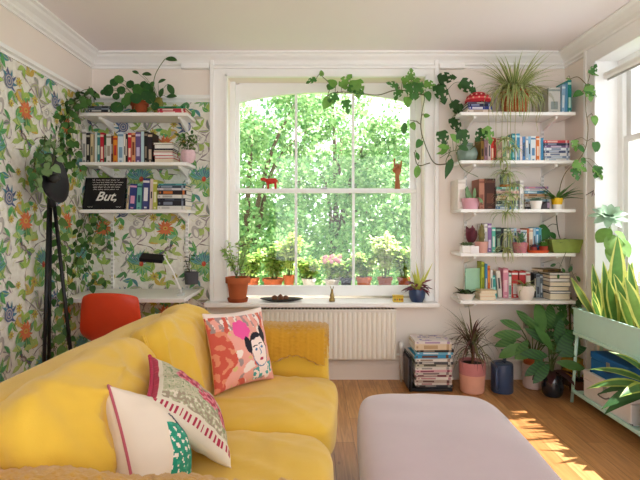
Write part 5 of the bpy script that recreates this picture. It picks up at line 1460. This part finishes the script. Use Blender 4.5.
# ================================================================== floor plants on the right
t = thing('potted_plant', 'dragon tree in a two-tone pink pot on the floor by the magazines', 'potted plant', (X(472.5, 3.70), 3.71, .0005))
pot(t, .09, .10, .235, [mat('peach_clay', '#dfa48e', .6, var=.05), mat('rose_glaze', '#c77f80', .35, var=.05)], prof=[(0, 0), (.082, 0), (.09, .01), (.098, .14), (.099, .141), (.101, .225), (.099, .235), (.092, .235), (.091, .2), (0, .2)], mis=[0, 0, 0, 0, 1, 1, 1, 1, 1], seg=32)
bm = NB(); tube(bm, cr([(0, 0, .19), (.005, 0, .30), (0, 0, .40)], 6), .011, 8); obj('stem', bm, STEMB, t)
def f(bm):
    for k in range(85):
        a = rnd(0, 6.28); e = rnd(-.1, 2.4); z = rnd(.27, .42)
        leaf(bm, (0, 0, z), (math.cos(a), math.sin(a) * .8, e), (0, 0, 1), rnd(.22, .36), rnd(.011, .016), rnd(1.1, 2.2) if e < 1.4 else rnd(.2, .9), k % 2, None, 8, 'grass', .2)
foliage(t, f, [leafmat('#6b4a42', .2), leafmat('#6f6a44', .2)])
# watering can
nv = mat('navy_metal', '#3a4a68', .4, spec=.5, var=.06)
t = thing('watering_can', 'navy blue watering can on the floor between the pink pot and calathea', 'watering can', (X(502.5, 3.70), 3.71, .0005), math.radians(0))
bm = NB(); lathe(bm, [(0, 0), (.078, 0), (.082, .006), (.082, .20), (.08, .215), (.07, .216), (.072, .21), (.076, .195), (.076, .01), (0, .01)], seg=32); sharp(obj('body', bm, nv, t))
bm = NB(); plate(bm, [(-.08, .214), (.02, .214), (.0, .224), (-.05, .226)], -.03, .03); 
lathe(bm, [(.079, .214), (.074, .222), (.03, .224), (.03, .218), (.074, .214)], seg=28); obj('top', bm, nv, t)
bm = NB(); tube(bm, cr([(-.055, -.058, .195), (-.075, -.088, .185), (-.078, -.095, .11), (-.07, -.085, .05), (-.054, -.058, .035)], 6), .011, 10); obj('handle', bm, nv, t)
bm = NB(); tube(bm, [(.04, .07, .06), (.065, .115, .20), (.07, .125, .265)], [.02, .014, .012], 12); lathe(bm, [(0, 0), (.012, 0), (.03, .025), (.0, .03)], seg=16, xf=Matrix.Translation(V((.07, .125, .262)))); obj('spout', bm, nv, t)
def clampv(bm, org):
    """keep leaves off the walls and under the lowest shelf"""
    for v in bm.verts:
        w = v.co + org
        w.x = min(w.x, 2.098); w.y = min(w.y, 3.975)
        if w.y > 3.70 and w.x < 2.06: w.z = min(w.z, .662)
        v.co = w - org
def big_leaf_plant(t, spec, mats, base_z, mi2=None, prof='oval', wid=.38):
    bm = NB(); b2 = NB(); org = t.location
    for i, (u, v, Y, L, a, dep) in enumerate(spec):
        q = W(u, v, Y) - org; a = math.radians(a); st = V((rnd(-.02, .02), rnd(-.02, .02), base_z))
        tube(bm, cr([st, st.lerp(q, .5) + V((0, 0, .04)), q], 6), .004, 6)
        L *= .88
        leaf(b2, q, (math.cos(a), dep, math.sin(a)), (rnd(-.2, .2), -.9, .55), L, L * wid, rnd(.3, .9), i % len(mats), mi2, 9, prof, .18)
    clampv(b2, org)
    obj('stem', bm, STEM, t); obj('foliage', b2, mats, t, 'leaf')
def calathea_mat(key, a, b):
    """leaf with light feather stripes"""
    if key in _M: return _M[key]
    m = leafmat(a).copy(); m.name = key; nt = m.node_tree; N, L = nt.nodes, nt.links
    wv = N.new('ShaderNodeTexWave'); wv.inputs['Scale'].default_value = 16; wv.inputs['Distortion'].default_value = 2.5; wv.bands_direction = 'DIAGONAL'
    tc = [n for n in N if n.type == 'TEX_COORD'][0]; L.new(tc.outputs['Object'], wv.inputs['Vector'])
    mx = N.new('ShaderNodeMix'); mx.data_type = 'RGBA'; mx.inputs[6].default_value = hexc(a) + (1,); mx.inputs[7].default_value = hexc(b) + (1,)
    L.new(wv.outputs['Fac'], mx.inputs[0])
    for n in N:
        if n.type == 'BSDF_PRINCIPLED': L.new(mx.outputs[2], n.inputs['Base Color'])
        if n.type == 'BSDF_TRANSLUCENT': L.new(mx.outputs[2], n.inputs['Color'])
    _M[key] = m; return m
CAL = calathea_mat('calathea_leaf', '#426c36', '#5c8444'); CAL2 = calathea_mat('calathea_dark', '#325534', '#44703c')
t = thing('potted_plant', 'striped calathea with wide leaves in a terracotta pot set in a blush cover pot', 'potted plant', (X(533.5, 3.80), 3.80, .0005))
pot(t, .075, .085, .20, C('#cdb2a8', .5), prof=[(0, 0), (.07, 0), (.078, .01), (.085, .19), (.078, .19), (.076, .03), (0, .03)], soil=False, name='cover_pot')
bm = NB(); lathe(bm, [(0, .04), (.055, .04), (.068, .19), (.074, .19), (.074, .235), (.067, .235), (.066, .21), (0, .21)], seg=22); obj('pot', bm, TERRA, t)
bm = NB(); lathe(bm, [(0, .212), (.064, .212), (.05, .222), (0, .225)], seg=16); obj('soil', bm, SOIL, t)
big_leaf_plant(t, [(522, 336, 3.66, .24, 172, -.1), (524, 344, 3.62, .25, 200, -.25), (522, 330, 3.70, .20, 150, 0), (528, 340, 3.62, .20, 225, -.4), (541, 337, 3.66, .30, 86, .05), (538, 340, 3.64, .22, 110, -.1), (547, 330, 3.72, .26, 70, .1), (552, 325, 3.74, .22, 40, .1), (551, 336, 3.68, .24, 15, -.1), (545, 345, 3.6, .24, -10, -.5), (535, 350, 3.6, .2, 190, -.5), (517, 340, 3.66, .2, 185, -.2), (532, 328, 3.7, .2, 120, 0), (545, 322, 3.74, .2, 100, 0), (556, 340, 3.66, .2, -20, -.4), (540, 352, 3.58, .18, 250, -.5)], [CAL, leafmat('#55803c'), CAL], .21)
t = thing('potted_plant', 'dark-leaved rubber plant in a black glass pot on the floor by the planter', 'potted plant', (X(552, 3.62), 3.615, .0005))
pot(t, .06, .07, .175, mat('black_glass', '#20232a', .15, spec=.6, coat=.4), prof=[(0, 0), (.055, 0), (.07, .02), (.078, .07), (.074, .13), (.064, .165), (.068, .175), (.06, .175), (.06, .15), (0, .15)], seg=28)
big_leaf_plant(t, [(545, 362, 3.5, .22, 200, -.45), (548, 356, 3.5, .24, 165, -.3), (552, 350, 3.52, .24, 120, -.1), (556, 352, 3.5, .26, 50, -.1), (558, 356, 3.48, .24, 25, -.3), (556, 362, 3.46, .22, -5, -.5), (549, 364, 3.46, .22, 215, -.6), (556, 345, 3.55, .24, 70, .1), (562, 352, 3.5, .22, 60, 0), (548, 345, 3.56, .22, 135, .1)], [CAL2, CAL2, leafmat('#4f7a3c')], .15, wid=.36)
bm = NB()
for a in (200, 240, 330, 290): leaf(bm, (0, 0, .19), (math.cos(math.radians(a)), math.sin(math.radians(a)), .25), (0, 0, 1), .21, .065, .9, 0, None, 7, 'oval', .2)
obj('dark_leaf', bm, leafmat('#4a2a2c', .15), t, 'leaf')
t = thing('potted_plant', 'tall stake-trained climber with lobed leaves behind the rubber plant', 'potted plant', (X(571.5, 3.86), 3.87, .0005))
pot(t, .06, .07, .13, C('#5a3f34', .6))
org = t.location; bm = NB(); tube(bm, [(0, 0, .11), (-.01, .01, .72)], .006, 8); obj('stake', bm, C('#8a6a48', .7), t)
bm = NB(); b2 = NB(); tube(bm, cr([(0.01, 0, .11), (.012, -.01, .3), (-.008, -.008, .5), (.0, -.004, .7)], 8), .004, 6)
for (u, v, L, a) in ((566, 309, .16, 150), (566, 318, .20, 190), (572, 314, .18, 20), (574, 325, .18, -30), (564, 328, .18, 200), (562, 340, .16, 220), (576, 306, .14, 50), (570, 300, .14, 100), (567, 345, .15, -60), (575, 340, .14, -40)):
    q = W(u, v, 3.76) - org; tube(bm, cr([V((0, 0, q.z - .02)), q * .5 + V((0, 0, q.z * .5 + .01)), q], 4), .002, 5); a = math.radians(a)
    leaf(b2, q, (math.cos(a), -.3, math.sin(a)), (0, -1, .6), L, L * .62, .5, 0 if rnd(0, 1) < .5 else 1, None, 9, 'heart', .15, holes=True)
clampv(b2, org)
obj('stem', bm, STEM, t); obj('foliage', b2, [leafmat('#3f6a34'), leafmat('#5c8548')], t, 'leaf')
t = thing('potted_plant', 'wilting plant with yellowed leaves in a brown pot behind the planter leg', 'potted plant', (X(580, 3.64), 3.655, .0005))
pot(t, .06, .075, .11, C('#6b3f2c', .6))
def f(bm):
    for k in range(9):
        a = rnd(0, 6.28); leaf(bm, (.02 * math.cos(a), .02 * math.sin(a), rnd(.12, .24)), (math.cos(a) * .6, math.sin(a) * .4 - .2, rnd(.2, .8)), (0, -.8, .6), rnd(.09, .14), .055, rnd(.8, 1.9), k % 3 == 0, None, 6, 'oval', .2)
foliage(t, f, [leafmat('#d2a03a'), leafmat('#b8b04a')])
bm = NB()
for k in range(5): tube(bm, [(0, 0, .10), (rnd(-.02, .02), rnd(-.02, .02), .22)], .003, 5)
obj('stem', bm, STEM, t)

# ================================================================== mint planter
mint = mat('mint_metal', '#bce0d2', .45, spec=.35, var=.02)
PX0, PX1, PY0, PY1 = 1.885, 2.085, 2.28, 3.46
t = thing('planter_stand', 'mint green metal trough planter on splayed legs under the side window', 'planter', ((PX0 + PX1) / 2, (PY0 + PY1) / 2, 0))
hx, hy = (PX1 - PX0) / 2, (PY1 - PY0) / 2
bm = NB()
for (a, b, c, d) in ((-hx, -hx + .006, -hy, hy), (hx - .006, hx, -hy, hy), (-hx + .006, hx - .006, -hy, -hy + .006), (-hx + .006, hx - .006, hy - .006, hy)): box(bm, a, b, c, d, .53, .69)
box(bm, -hx, hx, -hy, hy, .524, .53)
for s in (-1, 1): box(bm, s * hx - .006, s * hx + .006, -hy - .006, hy + .006, .682, .694, bev=.002)
obj('trough', bm, mint, t, False)
bm = NB(); box(bm, -hx + .008, hx - .008, -hy + .008, hy - .008, .60, .66); obj('soil', bm, SOIL, t, False)
bm = NB(); box(bm, -hx - .006, hx + .006, -hy, hy, .498, .522, bev=.003); obj('rail', bm, mint, t, False)
for sx in (-1, 1):
    for sy in (-1, 1):
        bm = NB(); tube(bm, [(sx * (hx - .01), sy * (hy - .03), .515), (sx * (hx - .004), sy * (hy + .03), 0)], .0115, 10); obj('leg', bm, mint, t)
bm = NB(); box(bm, -hx, hx, -hy - .01, hy + .01, .080, .088)
for s in (-1, 1): box(bm, s * hx - .008, s * hx + .008, -hy - .012, hy + .012, .078, .104, bev=.003)
obj('lower_shelf', bm, mint, t, False)
PC = t.location
def case(name, label, y0, y1, x0, x1, z0, h, col, trim):
    c = thing(name, label, 'case', ((x0 + x1) / 2, (y0 + y1) / 2, z0 + .0006)); hx, hy = (x1 - x0) / 2, (y1 - y0) / 2
    m = mat('case_' + col.strip('#'), col, .5, spec=.3, var=.03)
    bm = NB(); box(bm, -hx, hx, -hy, hy, 0, h * .68, bev=.006); obj('body', bm, m, c, False)
    bm = NB(); box(bm, -hx - .002, hx + .002, -hy - .002, hy + .002, h * .69, h, bev=.007); obj('lid', bm, m, c, False)
    bm = NB()
    for sx in (-1, 1):
        for sy in (-1, 1): box(bm, sx * hx - .0035 if sx < 0 else hx - .012, -hx + .012 if sx < 0 else hx + .0035, (sy * hy - .0035) if sy < 0 else hy - .012, (-hy + .012) if sy < 0 else hy + .0035, 0, .014)
    obj('corner', bm, C(trim, .35, metal=.6), c, False)
    bm = NB(); tube(bm, cr([(-hx - .002, -.045, h * .5), (-hx - .022, -.04, h * .46), (-hx - .024, 0, h * .44), (-hx - .022, .04, h * .46), (-hx - .002, .045, h * .5)], 5), .005, 8); obj('handle', bm, C(trim, .4), c)
    bm = NB(); box(bm, -hx - .006, -hx, -.018, .018, h * .6, h * .82, bev=.002); obj('latch', bm, C('#a9a49a', .35, metal=.7), c, False)
    return c
case('storage_case', 'white metal case on the lower shelf of the mint planter', 2.86, 3.36, 1.90, 2.07, .088, .19, '#ddd5d0', '#6a6460')
case('storage_case', 'blue metal case stacked on the white case under the planter', 2.90, 3.30, 1.915, 2.06, .2788, .145, '#1c5fa0', '#27406a')
# snake plants
SNK = [leafmat('#5f8a42', .35), leafmat('#d6d878', .4), leafmat('#7da050', .35)]
def snake(label, y, x, leaves, seed, gmats=SNK):
    s = thing('snake_plant', label, 'plant', (x, y, .6605)); R = random.Random(seed)
    bm = NB()
    for (dx, dy, L, tx, ty, wd) in leaves:
        leaf(bm, (dx, dy, -.002), (tx, ty, 1), (R.uniform(-.6, .2), -1, .0), L, wd * 1.35, R.uniform(-.15, .3), 0 if R.random() < .7 else 2, 1, 12, 'sword', .28, twist=R.uniform(-.5, .5))
    obj('foliage', bm, gmats, s, 'leaf'); return s
snake('short yellow-edged snake plant at the shelf end of the mint planter', 3.33, 1.985, [(-.03, 0, .30, -.55, .1, .036), (0, 0, .36, -.1, 0, .05), (.02, .02, .30, .15, 0, .045), (-.02, -.03, .27, -.25, -.1, .04), (.03, -.03, .33, .05, -.1, .045)], 1)
snake('upright yellow-edged snake plant second from the camera end of the planter', 2.96, 1.985, [(-.02, 0, .34, -.2, 0, .052), (.01, .02, .40, .03, .05, .055), (.03, -.02, .32, .2, -.1, .05), (-.03, -.03, .25, -.4, -.05, .045), (0, .04, .28, -.05, .2, .05)], 2)
snake('tallest broad-bladed snake plant in the mint planter', 3.12, 1.975, [(0, 0, .56, .03, 0, .075), (-.02, .03, .40, -.12, .05, .06), (.03, -.02, .40, .12, -.05, .06), (-.03, -.04, .30, -.2, -.1, .05)], 3)
snake('wide-spreading snake plant in the mint planter nearest the camera end', 2.78, 1.975, [(0, 0, .40, .1, 0, .06), (-.03, .02, .34, -.3, .1, .055), (.02, -.03, .42, .2, -.1, .06), (-.02, -.04, .30, -.35, -.2, .05), (.03, .03, .36, .0, .2, .055)], 4)
snake('low young snake plant between the taller ones in the planter', 3.06, 2.03, [(0, 0, .22, -.2, 0, .04), (.01, .02, .26, .1, .1, .04), (-.02, -.02, .2, -.35, -.1, .035)], 6)
snake('slender young snake plant at the planter front edge', 3.22, 1.93, [(0, 0, .2, -.25, 0, .03), (.01, .02, .24, 0, .1, .032), (-.01, -.02, .17, -.4, -.1, .028), (.0, -.03, .21, .1, -.2, .03)], 7)
# pale succulent on the side windowsill
t = thing('potted_plant', 'tall pale green succulent rosette standing on the side windowsill', 'potted plant', (2.165, 3.36, .8005))
pot(t, .05, .06, .10, C('#c9bfb4', .5))
bm = NB(); tube(bm, cr([(0, 0, .08), (-.02, .01, .25), (-.06, .02, .42), (-.075, .02, .55)], 8), .009, 8); obj('stem', bm, C('#9aa884', .6), t)
b2 = NB(); rosette(b2, (0, 0, 0), 9, .13, .056, 0, (.1, 1.5), 'oval', .2, 6, 3)
RT = Matrix.Translation(V((-.08, .01, .545))) @ Matrix.Rotation(math.radians(38), 4, 'X') @ Matrix.Rotation(math.radians(-12), 4, 'Y')
for v in b2.verts: v.co = RT @ v.co
for (x, y, z, a, L) in ((-.07, .0, .46, 200, .14), (-.06, -.01, .42, 250, .16), (-.05, .0, .40, 300, .17), (-.05, .0, .44, 340, .14), (-.06, .0, .36, 260, .18)):
    a = math.radians(a); leaf(b2, (x, y, z), (math.cos(a), math.sin(a) * .6, -.55), (0, -.6, .8), L, L * .75, .7, 1, None, 7, 'oval', .15)
obj('foliage', b2, [leafmat('#a3bfa4', .25), leafmat('#7aa050', .3)], t, 'leaf')
# foreground leafy plant on the lower shelf
t = thing('potted_plant', 'broad-leaved plant in a grey pot on the lower planter shelf by the cases', 'potted plant', (1.965, 2.70, .0885))
pot(t, .075, .09, .17, C('#6a6a70', .6))
b2 = NB(); bm = NB()
for (dx, dy, dz, L, w) in ((-1, .1, .30, .33, .085), (-1, -.3, .15, .34, .09), (-.8, .5, .5, .30, .08), (-1, -.15, -.05, .30, .075), (-.6, .2, .9, .26, .08), (-.9, -.5, .4, .3, .085), (-.2, -.6, .8, .3, .08), (.3, .1, .9, .2, .07), (-1, .35, .1, .26, .07)):
    d = V((dx, dy, dz)).normalized(); q = V((d.x * .07, d.y * .07, .27 + .06 * dz)); tube(bm, cr([(0, 0, .15), V((d.x * .02, d.y * .02, .22)), q], 5), .004, 6)
    leaf(b2, q, d, (0, -.3, 1), L, w, .75, 0 if dz > .2 else 1, 2 if dz > .28 else None, 9, 'lance', .2)
obj('stem', bm, STEM, t); obj('foliage', b2, [leafmat('#4f7a40'), leafmat('#3a6436'), leafmat('#a8bc58')], t, 'leaf')
print('plants2 ok')
# ================================================================== outside the window
OUT = [leafmat('#8fae4a', .45), leafmat('#b2c568', .45), leafmat('#6f9a44', .45)]
def sill_plant(label, u, Y, r, h, m, hgt, spread, lm, n, flowers=None, seed=0, outline='oval'):
    t = thing('window_box_plant', label, 'potted plant', (X(u, Y), Y, .7005)); R = random.Random(seed)
    hgt *= 1.35; h *= .85
    pot(t, r * .8, r, h, m, rim=.006, rimh=h * .25, seg=20)
    bm = NB(); b2 = NB()
    for k in range(14):
        x, y = R.uniform(-spread, spread), R.uniform(-.05, .06); c = cr([(x * .2, y * .2, h * .8), (x * .6, y * .6, h + hgt * .5), (x, y, h + hgt * R.uniform(.6, 1))], 6); tube(bm, c, .003, 5)
        for q in c[3:]:
            for _ in range(max(1, n // 50)):
                leaf(b2, q + V((R.uniform(-.02, .02), R.uniform(-.02, .02), R.uniform(-.02, .02))), (R.uniform(-1, 1), R.uniform(-1, 1), R.uniform(-.3, .8)), (0, -.4, 1), R.uniform(.035, .065), R.uniform(.02, .035), .7, R.randrange(len(lm)), None, 4, outline)
    obj('stem', bm, STEM, t); obj('foliage', b2, lm, t, 'leaf')
    if flowers:
        b3 = NB()
        for k in range(18):
            q = V((R.uniform(-spread, spread), R.uniform(-.07, .02), h + hgt * R.uniform(.75, 1.05)))
            for j in range(5):
                a = 2 * PI * j / 5; leaf(b3, q, (math.cos(a), -.4, math.sin(a)), (0, -1, 0), .022, .018, .2, 0, None, 3, 'round')
        obj('flower', b3, flowers, t, 'leaf')
LG = [leafmat('#93b552', .45), leafmat('#76a046', .45), leafmat('#b6c870', .45)]
sill_plant('lime green herb in a terracotta pot outside the glass nearest the wispy plant', 252, 4.36, .062, .12, TERRA, .18, .12, LG, 150, seed=1)
sill_plant('bushy lime plant in a wide terracotta pot outside the first pane', 273, 4.38, .092, .11, TERRA, .20, .15, LG, 200, seed=2)
sill_plant('upright leafy herb in a terracotta pot outside by the first glazing bar', 289, 4.34, .048, .15, TERRA, .28, .09, [leafmat('#a9c458', .5), leafmat('#cddc80', .5)], 160, seed=3)
sill_plant('low green plant in a white pot outside the middle pane', 309, 4.38, .06, .11, C('#d9d5cc', .6), .13, .10, OUT, 150, seed=4)
sill_plant('pink flowering plant in a pale pot outside the middle pane', 332, 4.40, .065, .10, C('#c8beb4', .6), .15, .09, LG, 150, leafmat('#e3a8b8', .3), seed=5)
sill_plant('small green plant in a dark pot outside by the second glazing bar', 346, 4.36, .05, .12, C('#3a3f4c', .5), .10, .07, OUT, 120, seed=6)
sill_plant('bright green mint in a terracotta pot outside the third pane', 364, 4.36, .068, .13, TERRA, .17, .12, LG, 220, seed=7)
sill_plant('tall pale flowering herb in a terracotta pot outside the third pane', 385, 4.40, .065, .12, TERRA2, .30, .14, [leafmat('#d3dfa0', .5), leafmat('#b4cc74', .5), leafmat('#eceebc', .4)], 220, seed=8)
sill_plant('leafy green herb in a brown pot outside nearest the navy pot', 404, 4.37, .055, .12, TERRA2, .20, .10, LG, 150, seed=9)
# air plant against the upper pane
t = thing('hanging_air_plant', 'small dark spiky air plant hanging by the upper window pane', 'plant', W(362.5, 158, 4.14))
bm = NB(); spider_tuft(bm, (0, 0, 0), 24, .10, .008, 1.0, 3, .8); obj('foliage', bm, [leafmat('#5f7a5c'), leafmat('#7a9470'), leafmat('#4f6a50')], t, 'leaf')
bm = NB(); tube(bm, [(0, 0, 0), (0, .01, .18), (0, .012, .39)], .0012, 4); obj('thread', bm, C('#b8b8b0'), t)

def tree(label, x, y, zc, rx, ry, rz_, n, mats, seed, L=.095, trunk=True):
    t = thing('garden_tree', label, 'tree', (x, y, -3.2), group=None); R = random.Random(seed)
    bm = NB(); H = zc + 3.2
    clumps = []
    for k in range(46):
        while True:
            p = V((R.uniform(-1, 1), R.uniform(-1, 1), R.uniform(-1, 1)))
            if .25 < p.length < 1: break
        clumps.append((V((p.x * rx, p.y * ry, H + p.z * rz_)), R.uniform(.28, .62) * min(1.2, rx * .62)))
    for k in range(n):
        c, r = clumps[R.randrange(len(clumps))]
        d = V((R.gauss(0, 1), R.gauss(0, 1), R.gauss(0, 1))).normalized()
        q = c + d * r * R.uniform(.45, 1.05) ** .6
        dd = (d + V((R.uniform(-.8, .8), R.uniform(-.8, .8), R.uniform(-1.0, .3)))).normalized(); s = dd.cross(V((R.uniform(-1, 1), R.uniform(-1, 1), R.uniform(.2, 1)))).normalized()
        l = L * R.uniform(.6, 1.3); w = l * .36
        vs = [bm.verts.new(q), bm.verts.new(q + dd * l * .45 + s * w), bm.verts.new(q + dd * l), bm.verts.new(q + dd * l * .45 - s * w)]
        f = bm.faces.new(vs); f.material_index = R.choice([0, 0, 1, 1, 2])
    obj('foliage', bm, mats, t, 'leaf')
    b2 = NB(); tube(b2, cr([(0, 0, 0), (R.uniform(-.2, .2), 0, H * .5), (R.uniform(-.2, .2), 0, H + rz_ * .3)], 6), [.11 - .006 * i for i in range(13)], 10); obj('trunk', b2, mat('tree_bark', '#5c4c3c', .9, bump=.6), t)
    for k in range(7):
        c, r = clumps[k]
        b3 = NB(); tube(b3, cr([(0, 0, H * R.uniform(.45, .75)), c * .5 + V((0, 0, H * .42)), c], 5), [.06 - .004 * i for i in range(11)], 6); obj('branch', b3, mat('tree_bark', '#5c4c3c', .9), t)
T1 = [leafmat('#7fa568', .5), leafmat('#9dbd80', .5), leafmat('#62905a', .5)]
T2 = [leafmat('#8bb074', .5), leafmat('#adca90', .5), leafmat('#6c9a60', .5)]
T3 = [leafmat('#6c9a60', .5), leafmat('#8bb074', .5), leafmat('#56825a', .5)]
tree('broad leafy tree outside the window behind the red toy animal', -1.35, 9.2, 2.2, 1.55, 1.3, 2.6, 14000, T1, 1)
tree('leafy tree outside the window behind its middle panes', .55, 10.4, 2.3, 1.5, 1.3, 2.7, 14000, T2, 2)
tree('leafy tree outside the window behind the wooden hand', 2.25, 9.3, 1.6, 1.35, 1.2, 2.3, 13000, T1, 3)
tree('dark leafy tree further back filling the gap between the front trees', -.35, 13.5, 2.0, 2.6, 1.5, 3.6, 9000, T3, 4, .16)
tree('dark leafy tree further back beyond the wooden hand', 3.2, 13.8, 1.6, 2.2, 1.5, 3.2, 7000, T3, 5, .16)
tree('tree far out beyond the window frame on the wallpapered side', -3.9, 13.0, 1.8, 2.0, 1.5, 3.2, 6000, T2, 6, .16)
bm = NB(); box(bm, -30, 30, 4.6, 50, -3.4, -3.2)
g = struct('ground_outside', bm, mat('lawn', '#6d8a44', .95, var=.2, vscale=3))

# ================================================================== light and camera
w = bpy.data.worlds.new('daylight'); SC.world = w; w.use_nodes = True
nt = w.node_tree; bg = nt.nodes['Background']
bg.inputs['Color'].default_value = (.93, .965, 1.0, 1); bg.inputs['Strength'].default_value = SKY
sun = bpy.data.lights.new('sun', 'SUN'); sun.energy = SUN; sun.angle = math.radians(.8); sun.color = (1, .97, .92)
so = bpy.data.objects.new('sun', sun); COL.objects.link(so)
so.rotation_euler = V((-math.cos(math.radians(SUN_E)), SUN_AZ, -math.sin(math.radians(SUN_E)))).to_track_quat('-Z', 'Y').to_euler()
cam = bpy.data.cameras.new('camera'); co = bpy.data.objects.new('camera', cam); COL.objects.link(co)
cam.sensor_width = 36; cam.sensor_fit = 'HORIZONTAL'; cam.lens = F / 640 * 36; cam.clip_start = .02; cam.clip_end = 300
cam.shift_x = (320 - CX) / 640; cam.shift_y = -(240 - CY) / 640
co.location = (0, 0, CH); co.rotation_euler = (PI / 2, 0, 0)
SC.camera = co
vs = SC.view_settings; vs.view_transform = 'Standard'; vs.look = 'None'; vs.gamma = 1; vs.use_curve_mapping = False; vs.exposure = EXPO
SC.display_settings.display_device = 'sRGB'
cy = SC.cycles
cy.max_bounces = 10; cy.diffuse_bounces = 6; cy.glossy_bounces = 3; cy.transparent_max_bounces = 16; cy.transmission_bounces = 4
cy.sample_clamp_indirect = 6; cy.caustics_reflective = False; cy.caustics_refractive = False; cy.use_denoising = True
